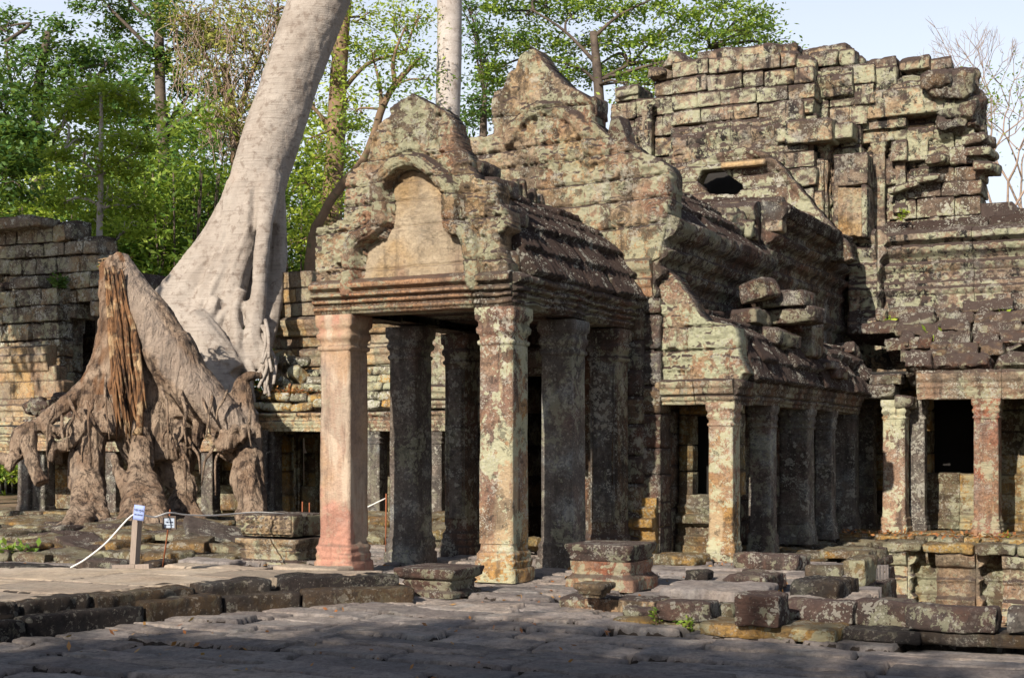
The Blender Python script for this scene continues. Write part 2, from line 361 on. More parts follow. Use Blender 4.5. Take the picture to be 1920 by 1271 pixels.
def stone(name, base=(.34, .262, .185), alt=(.215, .17, .13), ochre=.25, red=.15, lichen=.4, white=.4, crust=.8, streak=.5, green=.0, grey=0.2,
          crustcol=(.045, .032, .027), redcol=(.36, .15, .095), topz=.45, paint=None, scale=1.0, bumps=1.0, shift=0.0, mott=None, sps=1.0, grit=.5):
    mott = streak*.85 if mott is None else mott
    t = NT(name); g = t.n('ShaderNodeNewGeometry'); pos0 = g.outputs['Position']
    add = t.n('ShaderNodeVectorMath'); add.operation = 'ADD'; t.set(add.inputs[0], pos0); add.inputs[1].default_value = (shift, shift*.7, shift*1.3); pos = add.outputs[0]
    at = t.n('ShaderNodeAttribute'); at.attribute_name = 'tint'; tint = at.outputs['Fac']
    n1 = t.noise(pos, .9*scale, 6, .6, .4); n2 = t.noise(pos, 3.1*scale, 7, .65, .3); n3 = t.noise(pos, 26, 6, .75); n4 = t.noise(pos, 7.3*scale, 5, .7, .5)
    col = t.mix(t.ramp(n2, .32, .68), base, alt)
    col = t.mix(t.math('MULTIPLY', t.ramp(t.math('ADD', n1, t.math('MULTIPLY', tint, .35)), .62, .82), ochre*2, clamp=True), col, (.46, .27, .085))
    col = t.mix(t.math('MULTIPLY', t.ramp(t.math('SUBTRACT', t.noise(pos, 1.3*scale, 5, .6), t.math('MULTIPLY', tint, .2)), .36, .56), red*1.6, clamp=True), col, redcol)
    col = t.mix(t.math('MULTIPLY', t.ramp(t.noise(pos, 1.7*scale, 5, .6), .5, .7), grey*1.5, clamp=True), col, (.20, .205, .20))
    # each stone its own tone
    v = t.math('MULTIPLY_ADD', t.math('MAXIMUM', tint, 0.0), .6, .72); hs = t.n('ShaderNodeHueSaturation'); hs.inputs['Saturation'].default_value = 1.12
    t.set(hs.inputs['Value'], v); t.set(hs.inputs['Color'], col); col = hs.outputs[0]
    # fine grain
    col = t.mix(t.math('MULTIPLY', t.ramp(n3, .47, .6), grit), col, (.055, .042, .036))
    col = t.mix(t.math('MULTIPLY', t.ramp(t.noise(pos, 17, 5, .75), .56, .64), grit*.7), col, (.50, .44, .36))
    if paint: # worn plaster / paint on the flat of a shaft
        pf = t.ramp(t.math('ADD', t.noise(t.scale(pos, (2.2, 2.2, .5)), 1.2, 5, .6), t.math('MULTIPLY', n3, .08)), paint[1], paint[1]+.06)
        col = t.mix(t.math('MULTIPLY', pf, paint[2]), col, paint[0])
    if green: col = t.mix(t.math('MULTIPLY', t.ramp(t.noise(pos, 2.3, 6, .65), .45, .62), green, clamp=True), col, (.20, .235, .13))
    # dark vertical run-off stains
    st = t.noise(t.scale(pos, (4.2, 4.2, .42)), 1.0, 6, .62, .2)
    col = t.mix(t.math('MULTIPLY', t.ramp(st, .52, .60), streak, clamp=True), col, (.035, .03, .028))
    dk = t.noise(pos, 1.15, 7, .68, .6)
    col = t.mix(t.math('MULTIPLY', t.ramp(dk, .53, .60), streak*.8, clamp=True), col, (.045, .036, .032))
    # yellow-green crustose lichen in patches with ragged borders
    lf = t.math('MULTIPLY', t.ramp(t.math('ADD', t.noise(pos, 1.6, 3, .5), t.math('ADD', t.math('MULTIPLY', t.math('SUBTRACT', n4, .5), 1.3), t.math('MULTIPLY', t.math('SUBTRACT', n3, .5), .5))), .63-.22*lichen, .66-.22*lichen), min(1, lichen*1.6))
    col = t.mix(lf, col, t.mix(n3, (.34, .34, .20), (.56, .56, .40)))
    col = t.mix(t.math('LESS_THAN', tint, -.3), col, t.mix(n3, (.016, .013, .011), (.06, .045, .035)))   # soil packed in the joints
    # black lichen mottling
    bl = t.noise(pos, 5.5, 8, .75, .3)
    col = t.mix(t.math('MULTIPLY', t.ramp(t.math('ADD', bl, t.math('MULTIPLY', t.math('SUBTRACT', n1, .5), .5)), .565, .605), min(1, mott*1.1), clamp=True), col, (.026, .023, .022))
    # biological crust on everything that faces the sky
    sep = t.n('ShaderNodeSeparateXYZ'); t.set(sep.inputs[0], g.outputs['Normal'])
    up = t.math('ADD', sep.outputs[2], t.math('MULTIPLY', t.math('SUBTRACT', n2, .5), .9))
    cf = t.math('MULTIPLY', t.ramp(up, topz-.2, topz+.12), crust, clamp=True)
    col = t.mix(cf, col, t.mix(n4, crustcol, tuple(c*2.6 for c in crustcol)))
    # white lichen spots
    def spots(sc, r, seed):
        vo = t.n('ShaderNodeTexVoronoi'); vo.inputs['Scale'].default_value = sc; vo.inputs['Randomness'].default_value = 1
        ad = t.n('ShaderNodeVectorMath'); ad.operation = 'ADD'; t.set(ad.inputs[0], pos)
        no = t.n('ShaderNodeTexNoise'); no.inputs['Scale'].default_value = sc*1.2; t.set(no.inputs['Vector'], pos)
        mu = t.n('ShaderNodeVectorMath'); mu.operation = 'SCALE'; t.set(mu.inputs[0], no.outputs['Color']); mu.inputs['Scale'].default_value = 1.5/sc
        t.set(ad.inputs[1], mu.outputs[0]); t.set(vo.inputs['Vector'], ad.outputs[0])
        rad = t.math('MULTIPLY', t.ramp(t.noise(pos, 2.1+seed, 3, .6), .46-.12*white, .75), r*2.2)
        return t.math('LESS_THAN', vo.outputs['Distance'], rad)
    ws = t.math('MAXIMUM', spots(15*sps, .27, 0), t.math('MAXIMUM', spots(34*sps, .3, 1.3), spots(7.5*sps, .2, 2.1)))
    wf = t.math('MULTIPLY', ws, t.math('MULTIPLY', t.ramp(n3, .2, .5), min(1, white*1.6)))
    col = t.mix(wf, col, (.50, .48, .40))
    h = t.math('ADD', t.math('MULTIPLY', t.noise(pos, 9, 10, .78), 1.6), t.math('ADD', t.math('MULTIPLY', n3, .4), t.math('MULTIPLY', wf, .12)))
    return t.done(t.bsdf(col, .92, t.bump(h, .95*bumps, .07), .2))

M = {}
M['stone'] = stone('sandstone')
M['stone_pale'] = stone('sandstone_pale', base=(.44, .345, .235), alt=(.33, .26, .185), ochre=.25, red=.15, lichen=.22, white=.1, crust=.8, streak=.4)
M['stone_tower'] = stone('sandstone_tower', base=(.40, .325, .245), alt=(.25, .205, .16), ochre=.12, red=.15, lichen=.52, white=.25, sps=.8, crust=1.0, streak=1.0, topz=.12, grey=.5, mott=.75)
M['crusty'] = stone('crusted_gable_stone', base=(.22, .165, .125), alt=(.12, .09, .07), ochre=.05, red=.1, lichen=.5, white=.45, crust=1.0, streak=.45, topz=.25)
M['stone_red'] = stone('sandstone_red', base=(.36, .22, .16), alt=(.27, .18, .135), ochre=.1, red=.6, lichen=.4, white=.2, streak=.3)
M['roof'] = stone('roof_stone', base=(.10, .07, .055), alt=(.06, .045, .038), ochre=.0, red=.0, lichen=.1, white=.45, sps=1.35, crust=1.0, streak=.3, topz=.05, grey=.05, crustcol=(.042, .028, .023), bumps=1.3)
M['dark'] = stone('weathered_stone', base=(.135, .10, .078), alt=(.06, .047, .04), ochre=.05, red=.15, lichen=.26, white=.28, sps=1.2, crust=1.0, streak=.6, topz=.3, grey=.45)
M['moss'] = stone('mossy_stone', base=(.21, .155, .10), alt=(.11, .085, .06), ochre=.3, red=.05, lichen=.32, white=.25, crust=.55, streak=.4, topz=.5, crustcol=(.05, .036, .024), green=.3)
M['grey'] = stone('grey_stone', base=(.19, .165, .14), alt=(.10, .09, .08), ochre=.0, red=.05, lichen=.12, white=.35, crust=.7, streak=.5, grey=.7)
M['pave'] = stone('paving_stone', grit=.3, base=(.33, .29, .262), alt=(.215, .195, .187), ochre=.05, red=.03, lichen=.0, white=.03, crust=.0, streak=.25, grey=.3, bumps=.8)
M['terr'] = stone('terrace_stone', grit=.25, base=(.46, .385, .305), alt=(.35, .295, .235), ochre=.05, red=.05, lichen=.0, white=.03, crust=.0, streak=.15, grey=.1, bumps=.6)
M['kerb'] = stone('terrace_edge_stone', base=(.034, .027, .025), alt=(.018, .016, .016), ochre=.04, red=.0, lichen=.05, white=.12, crust=.0, streak=.6, grey=.1)  # black crust, deepened so the colour carries the shade on the step faces
M['col_pink'] = stone('painted_sandstone', grit=.2, base=(.40, .30, .23), alt=(.33, .24, .185), ochre=.12, red=1.5, redcol=(.42, .235, .18), lichen=.08, white=.06, streak=.3, mott=.12, crust=.5, grey=.25, paint=((.46, .37, .28), .56, .75), scale=.8, bumps=.6)
M['col_lichen'] = stone('lichened_sandstone', base=(.34, .235, .165), alt=(.27, .18, .13), ochre=.3, red=.4, redcol=(.23, .13, .10), lichen=.5, white=.3, sps=1.5, streak=.6, crust=.5, paint=((.45, .34, .21), .57, .8), scale=.9, bumps=.8)
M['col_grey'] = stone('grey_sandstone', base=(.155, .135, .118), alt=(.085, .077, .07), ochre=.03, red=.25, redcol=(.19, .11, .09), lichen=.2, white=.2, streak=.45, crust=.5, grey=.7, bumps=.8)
M['carved'] = stone('carved_sandstone', base=(.47, .37, .265), alt=(.32, .25, .18), ochre=.15, red=.3, lichen=.46, white=.3, crust=1.0, streak=.6, mott=.55)
M['tymp'] = stone('bare_sandstone', grit=.2, base=(.46, .38, .28), alt=(.38, .31, .225), ochre=.2, red=.45, redcol=(.22, .125, .10), lichen=.0, white=.0, crust=.5, streak=.3, grey=.4, scale=.85, bumps=.9, mott=.25)
def ground_mat():
    t = NT('earth'); g = t.n('ShaderNodeNewGeometry'); p = g.outputs['Position']
    c = t.mix(t.ramp(t.noise(p, .6, 6, .6), .35, .65), (.13, .09, .06), (.20, .14, .09)); c = t.mix(t.ramp(t.noise(p, .25, 5, .6), .5, .65), c, (.07, .085, .035))
    return t.done(t.bsdf(c, .95, t.bump(t.noise(p, 12, 6, .7), .6, .04)))
M['earth'] = ground_mat()
def bark(name, a, b, c, ring=.3, bumps=.5, ringscale=14, xy=1.2):
    t = NT(name); g = t.n('ShaderNodeNewGeometry'); p = g.outputs['Position']
    at = t.n('ShaderNodeAttribute'); at.attribute_name = 'tint'
    n1 = t.noise(p, 1.1, 6, .6, .5); n2 = t.noise(p, 5, 7, .7, .3); rg = t.noise(t.scale(p, (xy, xy, ringscale)), 1.0, 5, .6, .6); n3 = t.noise(p, 30, 4, .7)
    col = t.mix(t.ramp(n1, .35, .65), a, b)
    col = t.mix(t.math('MULTIPLY', t.ramp(n2, .5, .64), .85), col, c)
    col = t.mix(t.math('MULTIPLY', t.ramp(t.noise(p, 2.6, 8, .7), .54, .6), .6), col, tuple(x*1.12 for x in a))
    col = t.mix(t.math('MULTIPLY', t.ramp(rg, .5, .66), ring), col, tuple(x*.5 for x in c))
    col = t.mix(t.ramp(at.outputs['Fac'], .6, .95), col, (.17, .085, .04))
    col = t.mix(t.math('MULTIPLY', t.ramp(at.outputs['Fac'], .12, -.05), .8), col, t.mix(n2, (.38, .32, .27), (.24, .185, .145)))
    col = t.mix(t.math('MULTIPLY', t.ramp(n3, .55, .75), .4), col, (.12, .08, .06))
    h = t.math('ADD', t.math('MULTIPLY', n2, .7), t.math('ADD', t.math('MULTIPLY', rg, ring*1.6), t.math('MULTIPLY', n3, .3)))
    return t.done(t.bsdf(col, .8, t.bump(h, bumps, .06), .3))
M['bark_fig'] = bark('silky_bark', (.30, .262, .225), (.25, .212, .178), (.16, .125, .10), .3, .6, 34)
M['bark_stump'] = bark('weathered_bark', (.33, .245, .175), (.19, .12, .075), (.045, .027, .02), .8, 2.0, 1.3, 9)
M['bark_pale'] = bark('pale_bark', (.40, .36, .33), (.33, .29, .26), (.22, .18, .15), .25, .5, 6)
M['bark_dark'] = bark('dark_bark', (.10, .075, .055), (.06, .045, .035), (.04, .03, .025), .1, .6)
M['bark_brown'] = bark('brown_bark', (.20, .125, .075), (.13, .085, .05), (.08, .09, .035), .1, .6)
M['bark_twig'] = bark('twig_bark', (.30, .22, .17), (.22, .16, .12), (.15, .10, .08), .1, .4)
def rotten():
    t = NT('rotten_wood'); g = t.n('ShaderNodeNewGeometry'); p = g.outputs['Position']
    f = t.noise(t.scale(p, (9, 9, .7)), 1, 6, .65, .4); c = t.mix(t.ramp(f, .38, .62), (.025, .014, .009), (.20, .10, .045))
    c = t.mix(t.ramp(t.noise(p, 3, 5, .6), .5, .65), c, (.33, .23, .13)); return t.done(t.bsdf(c, .9, t.bump(f, 1, .12)))
M['rot'] = rotten()
def leafmat(name, a, b, c, tr=.45):
    t = NT(name); at = t.n('ShaderNodeAttribute'); at.attribute_name = 'tint'
    x = t.n('ShaderNodeValToRGB'); t.set(x.inputs[0], at.outputs['Fac']); e = x.color_ramp.elements
    e[0].color = (*a, 1); e[1].color = (*c, 1); m = e.new(.5); m.color = (*b, 1)
    d = t.bsdf(x.outputs[0], .5, None, .35); tl = t.n('ShaderNodeBsdfTranslucent'); t.set(tl.inputs[0], t.mix(.5, x.outputs[0], (.35, .45, .05), 'MIX'))
    mx = t.n('ShaderNodeMixShader'); mx.inputs[0].default_value = tr; t.t.links.new(d, mx.inputs[1]); t.t.links.new(tl.outputs[0], mx.inputs[2]); return t.done(mx.outputs[0])
M['leaf_dark'] = leafmat('dark_leaves', (.022, .06, .015), (.05, .12, .025), (.13, .22, .045), .3)
M['leaf_mid'] = leafmat('green_leaves', (.05, .12, .02), (.16, .26, .035), (.33, .41, .065), .4)
M['leaf_lime'] = leafmat('lime_leaves', (.16, .25, .025), (.32, .42, .045), (.50, .56, .09), .5)
M['leaf_olive'] = leafmat('olive_leaves', (.17, .18, .04), (.32, .32, .07), (.50, .42, .13), .45)
M['litter'] = leafmat('dead_leaves', (.16, .055, .02), (.27, .10, .035), (.36, .20, .07), .2)
def plain(name, col, rough=.7, n=0.15, sc=(1, 1, 1), nscale=12):
    t = NT(name); g = t.n('ShaderNodeNewGeometry'); f = t.noise(t.scale(g.outputs['Position'], sc), nscale, 5, .6)
    c = t.mix(f, tuple(x*(1-n*2) for x in col), tuple(min(1, x*(1+n)) for x in col)); return t.done(t.bsdf(c, rough, t.bump(f, .2, .01)))
M['wood'] = plain('timber', (.25, .20, .165), .8, .25, (6, 6, .6))
M['wood_dark'] = plain('dark_timber', (.10, .075, .06), .8, .25)
M['paper'] = plain('paper_sheet', (.24, .30, .55), .7, .05)
M['paper2'] = plain('white_sheet', (.30, .35, .42), .6, .04)
M['ink'] = plain('ink', (.05, .06, .10), .6, .1)
M['rope'] = plain('rope', (.66, .64, .60), .9, .15, (1, 1, 1), 60)
M['rust'] = plain('rusted_iron', (.24, .08, .035), .8, .25)
M['black'] = plain('interior_shade_black', (.02, .018, .016), .95, .1)  # near-black colour standing in for shade inside openings and galleries
M['pavil'] = stone('pavilion_stone', base=(.30, .255, .20), alt=(.19, .165, .135), ochre=.15, red=.05, lichen=.38, white=.6, crust=.9, streak=.6, grey=.5)
# ------------------------------------------------------------------ shared building kit
def ring_sweep(mb, u, v, levels, n=8, res=0.04, amp=0.012, seed=1, rc=0.02, cap=True, twist=0.0, lean=(0, 0)):
    lv = []
    for (z0, w0), (z1, w1) in zip(levels[:-1], levels[1:]):
        k = max(1, int(math.hypot(z1-z0, w1-w0)/res))
        for j in range(k): lv.append((z0+(z1-z0)*j/k, w0+(w1-w0)*j/k))
    lv.append(levels[-1])
    t = np.linspace(-1, 1, n+1)[:-1]; o = np.ones(n)
    sx = np.concatenate([t, o, -t, -o]); sy = np.concatenate([-o, t, o, -t]); m = 4*n
    P = []
    for z, w in lv:
        x, y = sx*w, sy*w; ix, iy = np.clip(x, -(w-rc), w-rc), np.clip(y, -(w-rc), w-rc)
        d = np.hypot(x-ix, y-iy); s_ = np.where(d > 1e-9, rc/np.maximum(d, 1e-9), 0); s_ = np.minimum(s_, 1)
        P.append(np.stack([u+lean[0]*z+ix+(x-ix)*s_, v+lean[1]*z+iy+(y-iy)*s_, np.full(m, z)], 1))
    P = np.concatenate(P); w = WA(P); c = WA(np.stack([np.full(len(P), u), np.full(len(P), v), P[:, 2]], 1))
    nn = w-c; nn /= np.maximum(np.linalg.norm(nn, axis=1, keepdims=True), 1e-9)
    e = amp*(fbm(w*2.3+seed, seed, 3)+.4*vnoise(w*13, 3)); ch = np.clip(fbm(w*1.9+seed*3, seed+5, 2)-.3, 0, 1)*amp*5
    w = w+nn*(e-ch)[:, None]
    L = len(lv); i = np.arange(L-1)[:, None]*m; j = np.arange(m)[None, :]; j2 = (j+1) % m
    q = np.stack([(i+j).ravel(), (i+j2).ravel(), (i+m+j2).ravel(), (i+m+j).ravel()], 1)
    mb.add(w, q, tint=.5+.3*fbm(w*.7, 8, 2))
    if cap: mb.add(w[-m:], None, n=[list(range(m))]); mb.add(w[:m], None, n=[list(range(m))[::-1]])

CAP = [(0, 0), (.015, .018), (.05, .022), (.07, .0), (.12, .006), (.14, .026), (.19, .032), (.22, .012), (.26, .014), (.29, .040), (.38, .046), (.42, .04)]
BAS = [(0, .055), (.14, .052), (.16, .03), (.22, .042), (.26, .025), (.31, .034), (.35, .008), (.42, 0)]
def column(parent, name, u, v, h, w, mat, z0=0.0, seed=1, label=None, capk=1.0, lean=(0, 0), cap=True, base=True, amp=.012, dmat=None):
    mb = MB(); zb = z0+(.42*capk if base else 0); zt = h-(.42*capk if cap else 0)
    ring_sweep(mb, u, v, [(zb, w), (zt, w*.975)], 10, .045, amp*.55, seed, cap=False, lean=lean, rc=.011)
    s = mb.build(name, mat, parent)
    if label: s['label'] = label
    if cap:
        mb = MB(); ring_sweep(mb, u, v, [(zt+a*capk, w*.98+b*capk) for a, b in CAP], 10, .02, .01, seed+1, rc=.012, lean=lean); mb.build('capital', dmat or mat, s)
    if base:
        mb = MB(); ring_sweep(mb, u, v, [(z0+a*capk, w+b*capk) for a, b in BAS], 10, .02, .022, seed+2, rc=.02, lean=lean); mb.build('column_base', dmat or mat, s)
    return s
def jointz(X, Z, rows, lens, seed, w=.012, d=.05, tilt=.02):
    rg = random.Random(seed); out = np.zeros(X.shape); wob = .015*fbm2(X, Z, 3, seed, 2)
    for i, zj in enumerate(rows):
        out -= d*np.exp(-((Z-zj-wob-tilt*(X-X.mean()))/w)**2)
    rr = list(rows)+[99]
    for z0, z1 in zip([-9]+list(rows), rr):
        x = X.min()+rg.uniform(0, lens)
        while x < X.max():
            out -= np.where((Z > z0) & (Z < z1), d*.9*np.exp(-((X-x-wob)/w)**2), 0); x += rg.uniform(.6, 1.5)*lens
    return out
def stone_blocks_tone(X, Z): return 0
def leafage(X, Z, seed, sc=1.0):
    a = 1-np.abs(fbm2(X, Z, 7*sc, seed, 2))*2.2; b = 1-np.abs(fbm2(X, Z, 15*sc, seed+3, 2))*2; return np.clip(a, 0, 1)*.6+np.clip(b, 0, 1)*.4-.5

def vault(mb, prof, v0, v1, seed=1, th=.2, ln=(.45, .9), res=.06, flute=.02, jit=.02, skip=0.0, mirror=None, amp=.03):
    rg = random.Random(seed)
    for k, ((u0, z0), (u1, z1)) in enumerate(zip(prof[:-1], prof[1:])):
        L = math.hypot(u1-u0, z1-z0); du, dz = (u1-u0)/L, (z1-z0)/L; nu, nz = -dz*np.sign(-1), du*np.sign(-1)
        if nz < 0: nu, nz = -nu, -nz
        s = v0
        while s < v1-1e-6:
            l = rg.uniform(*ln); l = v1-s if v1-(s+l) < ln[0]*.6 else l
            if rg.random() >= skip:
                o = rg.uniform(-jit, jit); B = np.stack([du*U+dz*Zv, V, nu*U+nz*Zv]); B = rotm(rg.gauss(0, .015), rg.gauss(0, .015), rg.gauss(0, .02))@B
                c = W((u0+u1)/2+nu*(o-th*.35), s+l/2, (z0+z1)/2+nz*(o-th*.35))
                def shp(p, h):
                    p = p.copy(); m = p[:, 2] > h[2]*.5
                    p[:, 2] += np.where(m, flute*np.cos(2*math.pi*p[:, 1]/.115)+(.03*(-p[:, 0]/h[0])), 0); return p
                block(mb, c, (L/2+.035, l/2-.004, th/2), B, r=.03, res=res, amp=amp, tint=rg.random(), chip=.08*rg.random(), rng=rg, shape=shp if flute else None)
            s += l

# ------------------------------------------------------------------ the gatehouse
gate = empty('temple_gatehouse', W(-1.05, 4, 0), 'ruined sandstone gatehouse with columned porch, carved gables and broken block tower behind', 'temple')
# porch columns
column(gate, 'porch_column', -2.12, 0, 3.02, .205, M['col_pink'], seed=3, label='pink stained front column at the left end of the porch')
column(gate, 'porch_column', 0, 0, 3.02, .205, M['col_lichen'], seed=7, label='corner column of the porch spotted with white and yellow lichen')
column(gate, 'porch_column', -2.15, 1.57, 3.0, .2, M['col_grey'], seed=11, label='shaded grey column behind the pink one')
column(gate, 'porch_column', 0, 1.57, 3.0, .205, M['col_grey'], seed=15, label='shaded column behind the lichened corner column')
def carved_pilaster(u, v, w, h, seed, label):
    s = column(gate, 'pilaster', u, v, h, w, M['dark'], seed=seed, label=label)
    mb = MB(); X0, X1 = u-w+.02, u+w-.02
    def dp(X, Z): return .012+.035*leafage(X*1.2, Z, seed, 1.1)*(1-np.clip((np.abs(X-u)/(w-.05))**8, 0, 1))-.02*(np.abs(np.abs(X-u)-(w-.06)) < .012)
    relief(mb, [(X0, .5), (X1, .5), (X1, h-.45), (X0, h-.45)], v-w-.004, .03, .014, dp, seed, ragged=.0); mb.build('carved_panel', M['grey'], s)
carved_pilaster(-2.12, 2.85, .17, 3.0, 21, 'pilaster with carved scroll relief')
carved_pilaster(-.02, 3.0, .2, 3.0, 23, 'dark pilaster with a carved niche')
# entablature
EP = [(0, 3.02), (.0, 3.06), (.03, 3.065), (.03, 3.10), (.0, 3.105), (.0, 3.13), (.05, 3.145), (.05, 3.18), (.02, 3.185), (.02, 3.20), (.09, 3.215), (.09, 3.25), (.045, 3.26), (.05, 3.285), (.12, 3.31), (.12, 3.36), (.04, 3.41)]
mb = MB(); sweep_profile(mb, (-2.42, -.2), (-.28, -.2), (0, -1), EP, .014, .006, [(3.06, 3.105, .055, .022), (3.14, 3.185, .05, .018)], (9, 9.1), 5, back=.42)
mb.build('lintel', M['stone_red'], gate)
mb = MB(); sweep_profile(mb, (-.27, -.21), (.22, -.21), (0, -1), EP, .02, .018, [(3.06, 3.1, .06, .012)], (9, 9.1), 6, back=.42)
l_ = mb.build('corner_block', M['stone'], gate); mb = MB()
sweep_profile(mb, (.2, -.22), (.2, 3.35), (1, 0), EP, .03, .02, [(3.06, 3.1, .06, .012)], (.9, 1.5), 8, back=.42)
sweep_profile(mb, (-2.32, -.22), (-2.32, 3.35), (-1, 0), EP, .06, .02, [], (.9, 1.5), 9, back=.42)
mb.build('lintel', M['dark'], gate)
mb = MB()
for i in range(5): block(mb, W(-1.06, .45+i*.68, 3.22), (1.0, .33, .1), r=.02, res=.2, amp=.01, tint=.3)
mb.build('porch_ceiling', M['dark'], gate)

# porch gable
VP = -.2
def P_(pts, v): return [pv(x, y, v) for x, y in pts]
gab = P_([(640, 556), (592, 560), (594, 520), (588, 480), (592, 425), (648, 412), (640, 380), (645, 345), (656, 315), (688, 302), (694, 270), (706, 236), (722, 222), (734, 200), (752, 182), (772, 174), (788, 178), (800, 192), (820, 196), (838, 214), (850, 236), (860, 262), (872, 285), (884, 318), (902, 330), (930, 338), (934, 378), (948, 392), (954, 428), (936, 440), (938, 462), (955, 492), (958, 526), (965, 552), (900, 556)], VP)
fr_l = P_([(640, 590), (655, 545), (660, 505), (662, 462), (676, 445), (700, 432), (716, 415), (716, 385), (712, 355), (722, 330), (745, 308), (768, 300), (792, 304), (820, 325), (842, 352), (848, 380), (846, 410), (850, 426), (872, 432), (882, 450), (886, 480), (892, 530)], VP)
tym = P_([(668, 560), (676, 500), (682, 458), (720, 443), (733, 415), (734, 385), (728, 350), (745, 325), (768, 315), (795, 320), (820, 345), (832, 372), (830, 420), (838, 440), (870, 446), (878, 500), (890, 556)], VP)
zP = [pv(780, y, VP)[1] for y in (497, 420, 372, 336, 291)]
def dgab(X, Z):
    D, S = seg_dist(X, Z, fr_l); inn = inpoly(X, Z, tym)
    base = np.where(inn, -.09+.02*fbm2(X, Z, 2.2, 5, 3)+.012*fbm2(X, Z, 11, 6, 3), .0+.075*leafage(X, Z, 8)+.025*fbm2(X, Z, 3, 2, 3))
    w = .09; t = np.clip(1-(D/w)**2, 0, 1); band = .135*np.sqrt(t)+.012*np.cos(D*2*math.pi/.034)*(t > 0)-.006*(np.cos(S*2*math.pi/.05) > .3)*(np.abs(D-.05) < .012)
    out = np.maximum(base, np.where(D < w, band+.02, -9)); out = out-.05*np.exp(-((D-w-.012)/.014)**2)*(~inn)
    # figures worn to ghosts beside the arch
    out += jointz(X, Z, zP, 1.1, 4, .010, .05, .015)
    for hx, hy, r in ((636, 497, .045), (640, 553, .06), (737, 435, .02), (748, 443, .018), (925, 522, .05)):
        a, b = pv(hx, hy, VP); out -= .25*np.exp(-(((X-a)/r)**4+((Z-b)/(r*.6))**4))
    return out+.02*fbm2(X, Z, 25, 9, 2)
mb = MB(); relief(mb, gab, VP, .34, .0135, dgab, 4, ragged=.05); g1 = mb.build('gable', M['carved'], gate)
# the field of the gable, its own warm stone, a few millimetres proud of the recess
mb = MB()
def dty(X, Z): return -.075+.03*fbm2(X, Z, 2.2, 5, 3)+.014*fbm2(X, Z, 11, 6, 3)+.006*fbm2(X, Z, 31, 6, 2)+jointz(X, Z, zP, 50, 4, .008, .03, .015)
relief(mb, tym, VP, .1, .0135, dty, 12, ragged=0.01); tp = mb.build('gable_field', M['tymp'], g1); tp['label'] = 'plain worn ochre field inside the carved arch'
# stones at the right shoulder of the gable
mb = MB(); rg = random.Random(3)
for (x, y, w_, h_, dv, dp) in ((930, 352, .14, .1, .25, .26), (942, 404, .2, .11, .2, .28), (926, 375, .12, .08, .25, .25), (940, 455, .12, .16, .32, .24), (968, 500, .14, .17, .25, .3), (950, 520, .12, .1, .15, .3), (905, 320, .1, .08, .25, .25)):
    a, b = pv(x, y, dv); block(mb, W(a, dv+.05, b), (w_, dp, h_), rotm(.05, rg.gauss(0, .04), rg.gauss(0, .03))@UVZ, r=.03, res=.035, amp=.03, tint=rg.random(), chip=.08, rng=rg)
mb.build('shoulder_stone', M['dark'], g1)
# porch roof
mb = MB(); vault(mb, [(.30, 3.42), (.16, 3.72), (-.04, 4.02), (-.3, 4.28), (-.62, 4.5), (-1.05, 4.68)], .1, 3.5, 5, .2, res=.045)
vault(mb, [(-2.42, 3.42), (-2.2, 3.8), (-1.9, 4.2), (-1.5, 4.5), (-1.05, 4.68)], .1, 3.5, 6, .2, res=.12)
pr = mb.build('porch_roof', M['roof'], gate)
mb = MB(); rg = random.Random(8); v = .3
while v < 3.3:
    h = rg.uniform(.06, .16); c = W(-1.05, v, 4.72+h*.6)
    def cone(p, hh): p = p.copy(); k = 1-.45*np.clip((p[:, 2]/hh[2]+1)/2, 0, 1); p[:, 0] *= k; p[:, 1] *= k; return p
    block(mb, c, (.09, .11, h), r=.05, res=.035, amp=.03, tint=rg.random(), rng=rg, shape=cone); v += rg.uniform(.19, .3)
mb.build('ridge_crest', M['dark'], pr)

# nave front wall with doorway, behind the porch
mb = MB(); masonry(mb, [(-2.6, 0), (.3, 0), (.3, 3.5), (-2.6, 3.5)], 3.3, 'v', .36, (.5, .9), .4, 31, .012, .02, .09, .012, holes=[[(-1.65, -.1), (-.5, -.1), (-.5, 2.35), (-1.65, 2.35)]])
mb.build('nave_front_wall', M['dark'], gate)
mb = MB(); column_v = 0
for s_ in (-1.75, -.4): ring_sweep(mb, s_, 3.25, [(0, .13), (.3, .13), (.32, .1), (2.3, .1), (2.35, .14), (2.55, .14)], 6, .06, .01, 33)
block(mb, W(-1.07, 3.25, 2.68), (.85, .14, .13), r=.02, res=.06, amp=.015); mb.build('door_frame', M['dark'], gate)
# pilaster mass at the right of the porch, lit at its foot
mb = MB(); masonry(mb, [(.12, .0), (.52, .0), (.52, 3.4), (.12, 3.4)], 3.45, 'v', .42, (.4, .5), .45, 35, .008, .03, .06, .02, cover=False)
mb.build('nave_corner', M['dark'], gate)

